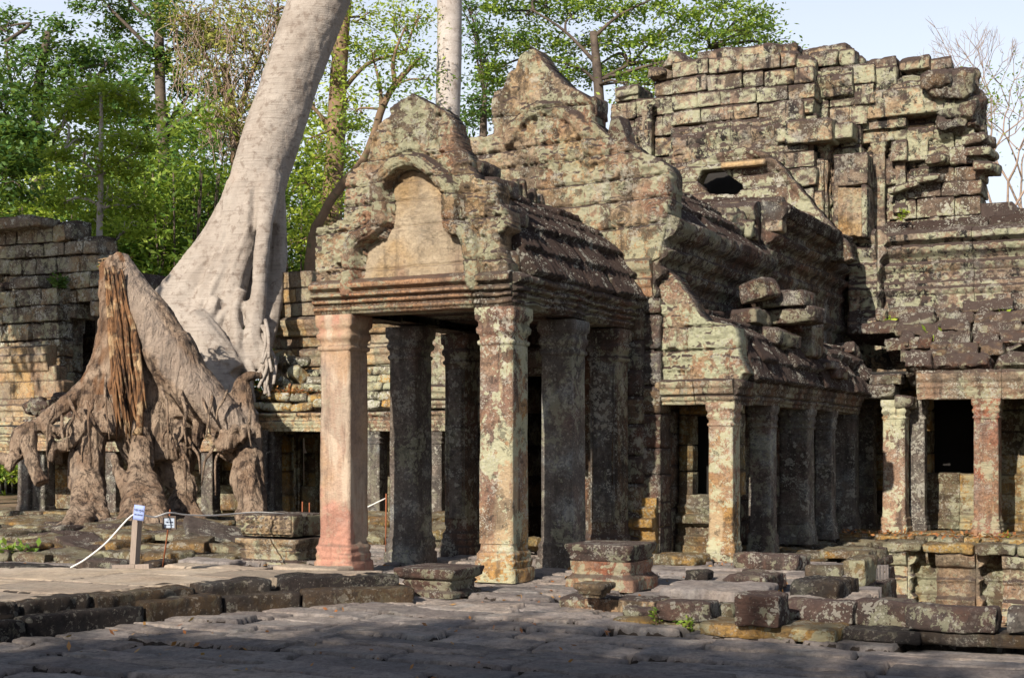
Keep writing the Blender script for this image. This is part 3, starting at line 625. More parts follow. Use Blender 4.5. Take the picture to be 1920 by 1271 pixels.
# second gable on the nave front
V2 = 3.42
g2p = P_([(868, 480), (870, 300), (876, 256), (905, 254), (922, 250), (920, 205), (924, 172), (944, 160), (948, 136), (962, 128), (972, 104), (986, 92), (1000, 88), (1012, 100), (1022, 118), (1044, 136), (1060, 156), (1086, 166), (1106, 184), (1112, 222), (1150, 262), (1180, 262), (1200, 280), (1248, 300), (1258, 318), (1256, 380), (1248, 436), (1238, 486), (1206, 500), (1150, 500), (1130, 480), (1000, 480)], V2)
arc = P_([(955, 262), (968, 238), (990, 214), (1015, 203), (1048, 206), (1080, 224), (1100, 255), (1110, 300)], V2)
zz2 = [pv(1100, y, V2)[1] for y in (435, 385, 345, 296, 262, 195)]
def dg2(X, Z):
    D, S = seg_dist(X, Z, arc); t = np.clip(1-(D/.1)**2, 0, 1)
    zt = arc[0][1]; inn = (Z < zt+.1) & (Z > zt-.55)
    o = .02*fbm2(X, Z, 2, 3, 3)+.015*fbm2(X, Z, 9, 4, 3)+np.where(D < .12, .1*np.sqrt(t)+.01*np.cos(D*2*math.pi/.03), 0)
    m = np.clip(fbm2(X, Z, .9, 22, 2)*3+.1, 0, 1); o += .085*leafage(X, Z, 15, .9)*m
    # scroll medallions
    for cx, cy in ((1165, 405), (1225, 400), (1172, 350), (975, 300), (1020, 300), (1150, 320)):
        a, b = pv(cx, cy, V2); r = np.hypot(X-a, Z-b); o += np.where(r < .17, .022*np.cos(r*2*math.pi/.075+np.arctan2(Z-b, X-a)), 0)
    return o+jointz(X, Z, zz2, 1.1, 9, .013, .07, .03)
mb = MB(); relief(mb, g2p, V2, .5, .018, dg2, 14); g2 = mb.build('gable', M['carved'], gate); g2['label'] = 'taller second gable with a carved arch and pointed top'
mb = MB(); rg = random.Random(5)
a, b = pv(1150, 240, 3.5); block(mb, W(a, 3.75, b-.02), (.2, .2, .2), UVZ, r=.03, res=.04, amp=.03, shape=lambda p, h: np.stack([p[:, 0]*(1-.75*np.clip((p[:, 2]/h[2]+1)/2, 0, 1)), p[:, 1], p[:, 2]], 1))
a, b = pv(1105, 180, 3.5); block(mb, W(a, 3.8, b-.12), (.07, .22, .15), UVZ, r=.03, res=.05, amp=.03)
mb.build('loose_gable_stone', M['dark'], g2)
# corner mouldings under the second gable (reddish)
mb = MB(); NP = [(0, 3.45), (.03, 3.5), (.03, 3.56), (.08, 3.6), (.1, 3.68), (.05, 3.72), (.07, 3.78), (.12, 3.82), (.14, 3.92), (.06, 3.97)]
sweep_profile(mb, (-.2, 3.42), (.42, 3.42), (0, -1), NP, .03, .015, [(3.6, 3.7, .07, .01)], (9, 9.1), 41, back=.4); c = mb.build('cornice', M['stone_red'], gate); c['label'] = 'reddish cornice stones at the nave corner'

# nave side: upper wall and cornice, section nearer the porch
CP = [(0, 3.35), (.02, 3.45), (.05, 3.5), (.05, 3.56), (.02, 3.6), (.04, 3.68), (.11, 3.74), (.13, 3.82), (.06, 3.87), (.08, 3.93), (.16, 3.98), (.2, 4.06), (.12, 4.12), (.14, 4.2), (.24, 4.26), (.3, 4.36), (.3, 4.46), (.12, 4.56)]
mb = MB(); sweep_profile(mb, (.42, 3.45), (.42, 7.95), (1, 0), [(o*1.25, z) for o, z in CP], .05, .015, [(3.72, 3.84, .16, .018), (4.0, 4.1, .13, .02)], (.7, 1.2), 43, back=.5); mb.build('cornice', M['dark'], gate)
mb = MB(); masonry(mb, [(3.5, 0), (8, 0), (8, 3.4), (3.5, 3.4)], .4, 'u', .36, (.5, .9), .4, 45, .015, .02, .1, .015, warp=.01); masonry(mb, [(3.5, 0), (8, 0), (8, 4.4), (3.5, 4.4)], -2.1, 'u', .5, (.8, 1.2), .4, 46, .015, .02, .3, .01, warp=.01)
mb.build('nave_wall', M['dark'], gate)
mb = MB(); vault(mb, [(.62, 4.5), (.42, 4.78), (.16, 5.02), (-.2, 5.25), (-.6, 5.42), (-1.05, 5.5)], 3.9, 8.1, 9, .22, res=.06)
vault(mb, [(-2.7, 4.5), (-2.2, 5.0), (-1.6, 5.35), (-1.05, 5.5)], 3.9, 8.1, 10, .22, res=.2)
rf = mb.build('nave_roof', M['roof'], gate)
mb = MB(); masonry(mb, [(-2.9, 4.9), (.85, 4.9), (.85, 5.3), (.55, 5.38), (-.6, 5.45), (-1.6, 5.45), (-2.9, 5.3)], 7.97, 'v', .24, (.3, .6), .3, 411, .04, .04, .05, .03); mb.build('end_wall', M['stone_tower'], gate)
mb = MB(); rg = random.Random(12)
for k in range(9): v = 7.0+rg.random()*1.1; u = rg.uniform(.1, .62); block(mb, W(u, v, 4.62+(.62-u)*.8+rg.random()*.1), (rg.uniform(.12, .22), rg.uniform(.15, .3), rg.uniform(.08, .16)), rotm(rg.uniform(-.4, .4), rg.uniform(-.2, .2), rg.uniform(-.2, .2))@UVZ, r=.04, res=.05, amp=.04, tint=rg.random(), chip=.1, rng=rg)
mb.build('loose_roof_stone', M['stone_tower'], rf)
# second, higher section
CP2 = [(a*1.15, (z-3.35)*1.05+4.1) for a, z in CP]
mb = MB(); sweep_profile(mb, (.5, 7.95), (.5, 13.3), (1, 0), [(o*1.2, z) for o, z in CP2], .06, .017, [(4.48, 4.62, .18, .02), (4.75, 4.9, .14, .02)], (.8, 1.3), 47, back=.5)
sweep_profile(mb, (-.2, 7.9), (.5, 7.9), (0, -1), CP2, .05, .03, [], (.7, 1.2), 48, back=.3); mb.build('cornice', M['dark'], gate)
mb = MB(); masonry(mb, [(7.9, 0), (13.4, 0), (13.4, 4.2), (7.9, 4.2)], .5, 'u', .4, (.6, 1.), .4, 49, .015, .02, .1, .02, warp=.01)
WP = [(0, 2.9), (.0, 3.1), (.05, 3.15), (.05, 3.25), (.0, 3.3), (.0, 3.6), (.06, 3.66), (.1, 3.74), (.04, 3.8), (0, 3.9), (0, 4.12)]
sweep_profile(mb, (.52, 7.95), (.52, 13.3), (1, 0), WP, .07, .02, [(3.64, 3.78, .15, .015)], (.8, 1.3), 50, back=.3)
mb.build('nave_wall', M['dark'], gate)
mb = MB(); vault(mb, [(.95, 5.28), (.72, 5.38), (.3, 5.46), (-.3, 5.5), (-1.05, 5.54)], 8.0, 12.2, 13, .24, res=.07, flute=.0)
vault(mb, [(-3.0, 5.3), (-2.4, 5.4), (-1.8, 5.5), (-1.05, 5.54)], 8.0, 12.2, 14, .24, res=.2, flute=0)
mb.build('upper_roof', M['roof'], gate)
V3 = 11.3
g3 = P_([(1225, 480), (1240, 330), (1262, 318), (1270, 320), (1300, 302), (1345, 286), (1400, 275), (1440, 286), (1468, 310), (1492, 340), (1512, 362), (1535, 392), (1562, 420), (1590, 452), (1600, 490), (1440, 490)], V3)
hole3 = P_([(1308, 338), (1316, 322), (1350, 318), (1364, 330), (1392, 350), (1380, 362), (1330, 362)], V3)
def dg3(X, Z):
    o = .03*fbm2(X, Z, 3, 33, 3)+.03*leafage(X, Z, 35, .7)
    a = np.array(g3[5:11]); D, S = seg_dist(X, Z, [tuple(q_) for q_ in a]); o += np.where(D < .14, .08*np.sqrt(np.clip(1-(D/.14)**2, 0, 1)), 0)
    return o+jointz(X, Z, [pv(1400, y, V3)[1] for y in (352, 328, 300)], 1.1, 8, .015, .07)
mb = MB(); relief(mb, g3, V3, .4, .022, dg3, 34, hole=hole3); gg3 = mb.build('gable', M['crusty'], gate); gg3['label'] = 'broken low gable with a dark gap in front of the tower'
mb = MB(); hp = np.array([(a, V3-.018+.3*0, b) for a, b in hole3]); mb.add(WA(hp), None, n=[list(range(len(hp)))]); 
mb2 = MB(); block(mb2, W(*[pv(1350, 343, V3)[0], V3+.85, pv(1350, 343, V3)[1]]), (.6, .04, .4), r=.01, res=.2, amp=0); mb2.build('gap', M['black'], gg3)  # near-black slab behind the hole, painted as its shade
mb = MB(); a, b = pv(1395, 308, V3-.1); block(mb, W(a, V3-.08, b), (.42, .12, .055), r=.01, res=.06, amp=.01, tint=.9); mb.build('broken_lintel', M['tymp'], gg3)

# ---- tower
def PT(pts, v): return [pv(x, y, v) for x, y in pts]
mb = MB()
TOP_ = 0
masonry(mb, PT([(1140, 360), (1146, 182), (1160, 172), (1196, 170), (1208, 182), (1222, 178), (1224, 150), (1246, 132), (1262, 126), (1264, 360)], 13.1), 13.1, 'v', .38, (.35, .7), .9, 61, .03, .06, .05, .05, chip=.12, warp=.06)
masonry(mb, PT([(1256, 345), (1254, 290), (1260, 126), (1300, 116), (1375, 112), (1378, 104), (1440, 100), (1478, 97), (1504, 112), (1530, 140), (1524, 200), (1500, 240), (1530, 300), (1530, 345)], 12.4), 12.4, 'v', .36, (.4, .8), .9, 63, .02, .05, .05, .04, chip=.1, warp=.06)
masonry(mb, PT([(1480, 450), (1480, 108), (1518, 110), (1524, 98), (1588, 95), (1614, 112), (1640, 124), (1640, 200), (1600, 240), (1620, 300), (1620, 450)], 12.95), 12.95, 'v', .36, (.35, .7), .9, 65, .03, .06, .05, .05, chip=.1)
masonry(mb, PT([(1590, 450), (1590, 130), (1690, 124), (1720, 120), (1765, 122), (1790, 170), (1780, 240), (1775, 300), (1775, 450)], 13.5), 13.5, 'v', .36, (.4, .8), .9, 67, .03, .06, .05, .05, chip=.1)
# side faces of the redents (facing right)
for uu, va, vb, sd in ((pv(1528, 200, 12.4)[0]-.05, 12.5, 13.2, 71), (pv(1618, 200, 12.95)[0]-.05, 13.0, 13.8, 73), (pv(1772, 200, 13.5)[0]-.05, 13.6, 15.5, 75)):
    masonry(mb, [(va, 5.4), (vb, 5.4), (vb, 8.6), (va, 8.6)], uu, 'u', .36, (.35, .6), .4, sd, .03, .04, .07, .03)
block(mb, W(-.6, 14.4, 3.0), (4.2, 1.0, 3.0), r=.05, res=1, amp=0); tw = mb.build('tower_wall', M['stone_tower'], gate)
for k_, (x0, x1, y0, y1, v_) in enumerate(((1264, 1472, 266, 342, 12.36), (1482, 1560, 266, 445, 12.88), (1628, 1786, 250, 440, 13.42), (1146, 1222, 240, 345, 13.04))):
    rp = PT([(x0, y0), (x1, y0), (x1, y1), (x0, y1)], v_); zt_ = rp[0][1]; mb = MB()
    def dtw(X, Z, k_=k_, zt_=zt_):
        p_ = np.abs(((X+k_*.3) % .62)-.31); return .05*leafage(X, Z, 300+k_, .8)+.04*fbm2(X, Z, 2.5, 310+k_, 3)+np.where(p_ < .1, .09, 0)+jointz(X, Z, [zt_-.38, zt_-.74, zt_-1.1, zt_-1.45], .6, 50+k_, .016, .08)
    relief(mb, rp, v_, .25, .025, dtw, 320+k_, ragged=.08); mb.build('carved_tower_face', M['stone_tower'], tw)
mb = MB(); TM = [(0, 0), (.05, .04), (.05, .12), (.14, .17), (.2, .25), (.2, .36), (.1, .4), (.14, .48), (.03, .52)]
for x0, x1, y, v_, sd, sg_ in ((1262, 1470, 262, 12.38, 1, .5), (1140, 1222, 262, 13.05, 2, .8), (1480, 1562, 262, 12.9, 3, .8), (1625, 1790, 262, 13.45, 4, .9), (1625, 1800, 178, 13.4, 5, 1.5), (1480, 1600, 160, 12.9, 6, .7)):
    a0, zc = pv(x0, y, v_); a1, _ = pv(x1, y, v_); sweep_profile(mb, (a0, v_), (a1, v_), (0, -1), [(o*sg_, zc-.3+z) for o, z in TM], .035, .05, [(zc-.12, zc+.08, .17, .03)], (.4, .8), sd+700, back=.3, shiftz=.03); mb.build('tower_moulding', M['stone_tower'], tw); mb = MB()
mb = MB()  # pilasters and projecting cornice stones of the tower
def tp_(x0, x1, y0, y1, v, d, seed, r=.03, n=None, amp=.025):
    (a0, b0), (a1, b1) = pv(x0, y0, v), pv(x1, y1, v); block(mb, W((a0+a1)/2, v+d/2, (b0+b1)/2), (abs(a1-a0)/2, d/2, abs(b0-b1)/2), rotm(0, random.Random(seed).gauss(0, .01), 0)@UVZ, r=r, res=.05, amp=amp, tint=random.Random(seed).random(), chip=.07, rng=random.Random(seed))
for i, (x0, x1, y0, y1, v, d) in enumerate([(1562, 1626, 290, 345, 12.45, .6), (1560, 1572, 345, 445, 12.45, .6), (1614, 1626, 345, 445, 12.45, .6), (1500, 1545, 300, 360, 12.6, .5), (1500, 1545, 360, 420, 12.6, .5),
        (1455, 1500, 238, 262, 12.25, .5), (1470, 1560, 226, 262, 12.2, .6), (1540, 1598, 232, 258, 12.45, .6), (1445, 1505, 190, 232, 12.3, .4), (1610, 1700, 206, 238, 13.1, .6), (1602, 1790, 172, 206, 13.0, .8), (1615, 1700, 240, 262, 13.2, .5),
        (1690, 1740, 240, 300, 13.25, .5), (1632, 1690, 300, 345, 13.3, .4), (1668, 1700, 262, 300, 13.1, .6), (1600, 1680, 130, 165, 13.1, .8)]): tp_(x0, x1, y0, y1, v, d, i+100)
mb.build('tower_cornice', M['stone_tower'], tw); mb = MB()
for i, (x, y, v, r_) in enumerate([(1785, 165, 13.3, .34), (1800, 200, 13.5, .36), (1810, 236, 13.7, .32), (1790, 235, 13.4, .26), (1800, 158, 13.8, .32), (1812, 205, 14.0, .3), (1775, 290, 13.6, .2), (1800, 275, 13.9, .22), (1760, 150, 13.0, .25), (1818, 180, 13.6, .22)]):
    a, b = pv(x, y, v); rg = random.Random(i+60); block(mb, W(a, v, b), (r_*1.15, r_*1.4, r_*.8), rotm(rg.uniform(-.3, .3), rg.gauss(0, .1), rg.gauss(0, .1))@UVZ, r=.12, res=.05, amp=.1, tint=rg.random(), chip=.2, rng=rg)
oc = mb.build('overhanging_cornice', M['dark'], tw)
for k_, (x_, y0_, y1_, v_, w_) in enumerate(((1490, 268, 440, 12.75, .11), (1545, 268, 445, 12.8, .1), (1650, 268, 445, 13.3, .11), (1690, 268, 400, 13.35, .1), (1215, 200, 330, 13.0, .1))):
    a_, z1_ = pv(x_, y0_, v_); _, z0_ = pv(x_, y1_, v_); mb = MB()
    ring_sweep(mb, a_, v_, [(z0_, w_+.04), (z0_+.12, w_+.04), (z0_+.15, w_), (z1_-.2, w_), (z1_-.17, w_+.03), (z1_-.1, w_+.01), (z1_-.06, w_+.05), (z1_, w_+.05)], 6, .05, .03, 600+k_); mb.build('tower_pilaster', M['stone_tower'], tw)
mb = MB(); pa = PT([(1568, 350), (1618, 350), (1618, 445), (1568, 445)], 12.5); pm = pv(1593, 400, 12.5)
relief(mb, pa, 12.5, .4, .02, lambda X, Z: .02+.05*leafage(X, Z, 91, 1.0)+.05*np.exp(-(((X-pm[0])/.12)**2+((Z-pm[1])/.3)**2)**2), 92, ragged=.01); pn = mb.build('carved_panel', M['stone_pale'], tw); pn['label'] = 'pale carved figure panel on the tower pilaster'
mb = MB()  # broken stones along the tower top
for i, (x, y, v, w_, d_, h_) in enumerate([(1278, 116, 12.9, .28, .4, .17), (1345, 112, 12.8, .3, .3, .12), (1395, 106, 12.7, .33, .3, .14), (1445, 104, 12.8, .3, .4, .15), (1480, 104, 13.1, .25, .4, .16), (1535, 108, 13.4, .3, .4, .14), (1570, 106, 13.5, .3, .4, .16), (1605, 120, 13.6, .2, .3, .12), (1660, 130, 13.6, .3, .4, .12), (1720, 128, 13.7, .3, .4, .14), (1765, 128, 13.9, .22, .4, .12), (1510, 128, 12.9, .25, .35, .14), (1180, 176, 13.3, .25, .3, .12), (1240, 140, 13.2, .2, .3, .12), (1860, 408, 13.9, .2, .3, .16), (1875, 415, 14.1, .18, .2, .12)]):
    a, b = pv(x, y, v); rg = random.Random(i+200); sh = None
    if i == 0: sh = lambda p, h: np.stack([p[:, 0]*(1-.7*np.clip((p[:, 2]/h[2]+1)/2, 0, 1)), p[:, 1], p[:, 2]], 1)
    block(mb, W(a, v, b), (w_, d_, h_), rotm(rg.gauss(0, .1), rg.gauss(0, .05), rg.gauss(0, .05))@UVZ, r=.04, res=.06, amp=.04, tint=rg.random(), chip=.12, rng=rg, shape=sh); mb.build('tower_top_stone', M['stone_tower'], tw); mb = MB()
# half gable on the tower's right flank
V5 = 13.3
g5 = PT([(1640, 448), (1650, 420), (1672, 385), (1700, 350), (1745, 330), (1778, 300), (1786, 262), (1800, 240), (1818, 252), (1850, 268), (1852, 288), (1846, 306), (1842, 330), (1838, 380), (1840, 440)], V5)
mb = MB(); masonry(mb, g5, V5, 'v', .33, (.35, .8), .8, 77, .04, .04, .045, .045, chip=.12)
for i, (x, y, w_, h_) in enumerate([(1838, 286, .24, .09), (1848, 312, .18, .1), (1832, 262, .22, .1), (1700, 352, .3, .07), (1740, 336, .3, .08), (1760, 300, .2, .1)]):
    a, b = pv(x, y, V5-.1); rg = random.Random(i+300); block(mb, W(a, V5+.1, b), (w_, .4, h_), rotm(.1, rg.gauss(0, .06), 0)@UVZ, r=.03, res=.045, amp=.035, tint=rg.random(), chip=.1, rng=rg)
hg = mb.build('half_gable', M['crusty'], gate); hg['label'] = 'dark crusted half gable on the tower flank'

# ---- side aisles
def aisle(sx, detail):
    """sx=+1 the aisle at the right of the porch, -1 its mirror"""
    mu = (lambda u: u) if sx > 0 else (lambda u: -2.1-u)
    pr_ = [('aisle_pillar', 1.31, 3.72, .165, 'col_lichen', 'lichened front pillar of the side aisle'), ('aisle_pillar', 1.31, 5.4, .16, 'col_grey', None), ('aisle_pillar', 1.24, 7.4, .22, 'grey', 'broad grey pillar inside the aisle'), ('aisle_pillar', 1.34, 8.7, .14, 'grey', None)]
    for k, (nm, u, v, w_, mt, lb) in enumerate(pr_):
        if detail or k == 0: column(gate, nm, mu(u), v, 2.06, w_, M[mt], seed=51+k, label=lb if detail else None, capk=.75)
    LP = [(0, 2.04), (0, 2.09), (.03, 2.1), (.03, 2.15), (.0, 2.155), (.06, 2.18), (.06, 2.24), (.1, 2.27), (.1, 2.34), (.04, 2.37)]
    mb = MB(); a, b = sorted((mu(.44), mu(1.5)))
    sweep_profile(mb, (a, 3.55), (b, 3.55), (0, -1), LP, .02, .01, [(2.1, 2.15, .06, .015)], (.5, .8), 55, back=.34); mb.build('aisle_lintel', M['carved'], gate); mb = MB()
    sweep_profile(mb, (mu(1.5), 3.55), (mu(1.5), 10.3), (sx, 0), LP, .04, .012, [], (.8, 1.4), 57, back=.34)
    mb.build('aisle_lintel', M['dark'], gate)
    mb = MB(); pf = [(mu(1.64), 2.38), (mu(1.57), 2.64), (mu(1.42), 2.94), (mu(1.12), 3.16), (mu(.8), 3.3), (mu(.44), 3.4)]
    vault(mb, pf, 3.95, 10.9, 58, .2, res=.055 if detail else .15, flute=.012, skip=.03, jit=.03); mb.build('aisle_roof', M['roof'], gate)
    if detail:
        VA = 3.58
        ga = P_([(1230, 724), (1229, 640), (1230, 560), (1234, 522), (1246, 506), (1262, 512), (1276, 532), (1292, 550), (1306, 578), (1326, 600), (1352, 602), (1380, 612), (1386, 640), (1388, 668), (1400, 698), (1380, 718), (1345, 724)], VA)
        ar = P_([(1222, 578), (1240, 576), (1257, 590), (1264, 615), (1260, 645)], VA)
        def da(X, Z):
            D, S = seg_dist(X, Z, ar); o = .055*leafage(X, Z, 61, 1.0)+.03*fbm2(X, Z, 4, 6, 3)+np.where(D < .07, .07*np.sqrt(np.clip(1-(D/.07)**2, 0, 1)), 0)
            for k, y in enumerate((672, 692)):
                z_ = pv(1280, y, VA)[1]; m = np.abs(Z-z_) < .05; o += np.where(m & (X < pv(1300, y, VA)[0]), .045*(1-((Z-z_)/.05)**2)*np.abs(np.sin(X*math.pi/.07)), 0)
            return o+jointz(X, Z, [pv(1300, y, VA)[1] for y in (655, 612)], .8, 3, .01, .05)
        mb = MB(); relief(mb, ga, VA, .42, .0125, da, 62); g = mb.build('half_gable', stone('yellow_lichened_sandstone', base=(.40, .30, .215), alt=(.28, .215, .155), ochre=.1, red=.3, lichen=.66, white=.3, crust=1.0, streak=.3, mott=.25, sps=1.3), gate); g['label'] = 'yellow lichened carved half gable over the aisle front'
        mb = MB(); rg = random.Random(4)
        for k in range(16):
            x = rg.uniform(1425, 1545); v = 5.6+(x-1425)/120*3.0; z = rg.uniform(3.0, 3.75); u = 1.15+rg.uniform(-.15, .25)-(z-2.9)*.3
            block(mb, W(u, v, z), (rg.uniform(.15, .28), rg.uniform(.22, .42), rg.uniform(.09, .16)), rotm(rg.gauss(0, .15), rg.gauss(0, .12), rg.gauss(0, .12))@UVZ, r=.03, res=.05, amp=.04, tint=rg.random(), chip=.12, rng=rg)
        for (x, y, v, w_, h_) in ((1465, 562, 6.1, .38, .12), (1480, 592, 6.2, .42, .12), (1505, 640, 7.0, .2, .25), (1545, 700, 8.0, .25, .1), (1525, 685, 7.6, .3, .08)):
            a, b = pv(x, y, v); block(mb, W(a, v+.2, b), (w_, .3, h_), rotm(.05, .03, 0)@UVZ, r=.025, res=.045, amp=.03, tint=rg.random(), chip=.1, rng=rg)
        mb.build('fallen_roof_stone', M['dark'], gate)
        mb = MB(); PL = [(.16, 0), (.16, .14), (.1, .15), (.14, .26), (.05, .28), (.08, .4), (.18, .44), (.18, .54), (.05, .56), (.1, .66), (.02, .7), (.02, .82)]
        sweep_profile(mb, (.14, 3.38), (.5, 3.38), (0, -1), PL, .025, .015, [(.42, .55, .09, .02)], (9, 9.1), 64, back=.3)
        sweep_profile(mb, (.42, 4.4), (1.2, 4.4), (0, -1), PL, .03, .015, [(.42, .55, .09, .02)], (9, 9.1), 65, back=.3)
        masonry(mb, [(.42, .82), (1.3, .82), (1.3, 2.05), (.42, 2.05)], 4.42, 'v', .4, (.3, .5), .25, 66, .01, .02, .06, .01, holes=[[(.62, .95), (1.16, .95), (1.16, 1.9), (.62, 1.9)]])
        mb.build('aisle_bay_wall', M['moss'], gate)
        mb = MB(); block(mb, W(.78, 5.0, 1.2), (.34, .03, 1.2), r=.01, res=1, amp=0, tint=0); mb.build('bay_shade_slab', M['black'], gate)  # near-black slab painting the shade inside the bay window
    else:
        mb = MB(); ga = [(mu(.45), 2.35), (mu(1.6), 2.35), (mu(1.55), 2.9), (mu(1.2), 3.1), (mu(.85), 3.6), (mu(.45), 3.7)][::-1]
        relief(mb, ga, 3.58, .4, .02, lambda X, Z: .05*leafage(X, Z, 71, .9)+.03*fbm2(X, Z, 4, 6, 3), 72); mb.build('half_gable', M['carved'], gate)
aisle(1, True); aisle(-1, False)
# floor platform
mb = MB(); rg = random.Random(1)
for i in range(7):
    for j in range(4): block(mb, W(-2.3+j*.82+.1, .0+i*.55, -.08), (.4, .27, .07), rotm(rg.gauss(0, .01), 0, 0)@UVZ, r=.02, res=.09, amp=.02, tint=rg.random(), rng=rg)
mb.build('porch_floor', M['pave'], gate)
# ------------------------------------------------------------------ ground
def pit_edge(): return 2.15
def inpit(u, v): return (u > 2.1) & (v > -2.05) & (v < 9.55)
gs = np.unique(np.concatenate([np.linspace(-400, -30, 12), np.linspace(-30, -12, 12), np.linspace(-12, 16, 80), np.linspace(16, 60, 20), np.linspace(60, 900, 16)]))
X, Y = np.meshgrid(gs, gs, indexing='ij'); w = WA(np.stack([X.ravel(), Y.ravel(), np.zeros(X.size)], 1))
z = -.16+.04*fbm(w*.4, 3, 3); p_ = ((X > 1.6) & (Y > -2.5) & (Y < 9.8) & (X < 30)).ravel(); z = np.where(p_, -1.3+.05*fbm(w*1.2, 3, 2), z)
w[:, 2] = z; n_ = len(gs); i, j = np.meshgrid(np.arange(n_-1), np.arange(n_-1), indexing='ij')
mb = MB(); mb.add(w, np.stack([(i*n_+j).ravel(), ((i+1)*n_+j).ravel(), ((i+1)*n_+j+1).ravel(), (i*n_+j+1).ravel()], 1))
set_tags(mb.build('ground', M['earth']), kind='structure')
def pavement(name, u0, u1, v0, v1, res, seed, mat, keep, zb=0.0, amp=1.0, rowh=(.34, .75), ln=(.5, 1.5), skirt=.25, near=None):
    a = np.arange(u0, u1, res if near is None else .02); b = np.arange(v0, v1, res) if near is None else np.concatenate([np.arange(v0, near, .0145), np.arange(near, v1, res)]); X, Y = np.meshgrid(a, b, indexing='ij'); rg = random.Random(seed)
    Xw = X+.12*fbm2(X, Y, .8, seed, 2)+.03*fbm2(X, Y, 6, seed+1, 2); Yw = Y+.12*fbm2(X, Y, .5, seed+2, 2)+.03*fbm2(X, Y, 5, seed+3, 3)
    H = np.zeros(X.shape); D = np.full(X.shape, 9.); T = np.zeros(X.shape); y = v0-1
    while y < v1+1:
        h = rg.uniform(*rowh); m = (Yw >= y) & (Yw < y+h); x = u0-2+rg.random()
        while x < u1+2:
            l = rg.uniform(*ln); c = m & (Xw >= x) & (Xw < x+l)
            if c.any():
                hh = rg.gauss(0, .014)*amp-(.05*amp if rg.random() < .06 else 0); tx, ty = rg.gauss(0, .014)*amp, rg.gauss(0, .02)*amp
                H[c] = hh+.5*tx*(Xw[c]-x-l/2)/.5+.45*ty*(Yw[c]-y-h/2)/.5
                e = np.minimum(np.minimum(Xw[c]-x, x+l-Xw[c]), np.minimum(Yw[c]-y, y+h-Yw[c])); D[c] = e; T[c] = rg.random()
            x += l
        y += h
    jw = .022+.016*fbm2(X, Y, 2, 5, 2); T = np.where(D < jw*1.05, -1.0, T)
    Z = zb+H*.95-.13*amp*np.exp(-(D/jw)**4)+.005*amp*fbm2(X, Y, 1.7, seed+6, 3)+.004*amp*fbm2(X, Y*1.5, 7, seed+7, 4)
    # shallow ledges where the layered stone has flaked
    fl = fbm2(X, Y*1.6, 1.1, seed+8, 3); Z -= .03*amp*(np.floor(fl*5)/5); f2 = fbm2(X, Y*2.5, 2.3, seed+18, 3); Z -= .018*amp*np.floor(f2*4)/4
    m = keep(X, Y); used = np.zeros(X.shape, bool); cm = m[:-1, :-1] & m[1:, :-1] & m[:-1, 1:] & m[1:, 1:]
    used[:-1, :-1] |= cm; used[1:, :-1] |= cm; used[:-1, 1:] |= cm; used[1:, 1:] |= cm
    ids = np.full(X.shape, -1); ids[used] = np.arange(used.sum()); N = int(used.sum())
    top = WA(np.stack([X[used], Y[used], Z[used]], 1)); bot = top.copy(); bot[:, 2] = zb-skirt; i, j = np.nonzero(cm)
    q = [np.stack([ids[i, j], ids[i+1, j], ids[i+1, j+1], ids[i, j+1]], 1)]
    pad = np.zeros((cm.shape[0]+2, cm.shape[1]+2), bool); pad[1:-1, 1:-1] = cm
    for di, dj, c1, c2 in ((-1, 0, (0, 1), (0, 0)), (1, 0, (1, 0), (1, 1)), (0, -1, (0, 0), (1, 0)), (0, 1, (1, 1), (0, 1))):
        nb = pad[1+di:1+di+cm.shape[0], 1+dj:1+dj+cm.shape[1]]; i, j = np.nonzero(cm & ~nb); p = ids[i+c1[0], j+c1[1]]; r_ = ids[i+c2[0], j+c2[1]]
        q.append(np.stack([r_, p, p+N, r_+N], 1))
    mb = MB(); mb.add(np.concatenate([top, bot]), np.concatenate(q), tint=np.concatenate([T[used]]*2))
    return mb.build(name, mat)
def edge_u(v): return np.where(v < 1, 4.0, np.where(v < 4, 3.35, np.where(v < 7, 2.75, 2.2)))
kp = lambda X, Y: ~((X > edge_u(Y)+.05*np.sin(Y*5)) & (Y > -2.2))
set_tags(pavement('pavement', -8, 6.8, -7.4, 4.2, .025, 5, M['pave'], kp, amp=1.0, rowh=(.25, .52), ln=(.6, 1.9), skirt=1.2, near=-2.4), kind='structure')
set_tags(pavement('courtyard_paving', -17, 3.4, 4.2, 10.2, .07, 8, M['moss'], lambda X, Y: X < edge_u(Y), zb=-.05, amp=1.6, skirt=1.2), kind='structure')
# ------------------------------------------------------------------ gallery wing at the right
wing = empty('gallery_wing', W(4.5, 12, 0), 'low side gallery on square pillars with collapsed roof slabs and a moulded upper wall', 'gallery')
VW = 10.8
def wcol(px, w, mt, seed, lb=None, h=2.28, v=VW, name='gallery_pillar', **k):
    u = pv(px, 900, v)[0]; return column(wing, name, u, v, h, w, M[mt], seed=seed, label=lb, capk=.8, **k)
wcol(1587, .18, 'grey', 81, 'grey corner pillar beside the aisle'); wcol(1680, .19, 'col_lichen', 82, 'broken pillar with a fractured right edge'); wcol(1722, .13, 'grey', 83, None, v=11.2)
wcol(1852, .2, 'stone_red', 84, 'reddish square pillar of the gallery'); wcol(1625, .15, 'grey', 85, None, v=11.6); wcol(2010, .2, 'stone_red', 86)
LW = [(0, 2.27), (0, 2.34), (.03, 2.37), (.03, 2.44), (.06, 2.48), (.04, 2.54), (.09, 2.6), (.1, 2.7), (.05, 2.76)]
mb = MB(); ua = pv(1722, 700, VW)[0]; ub = 8.5
sweep_profile(mb, (ua, VW-.2), (ub, VW-.2), (0, -1), LW, .03, .025, [], (1.3, 1.9), 87, back=.45); mb.build('gallery_lintel', M['stone'], wing)
mb = MB(); rg = random.Random(3)
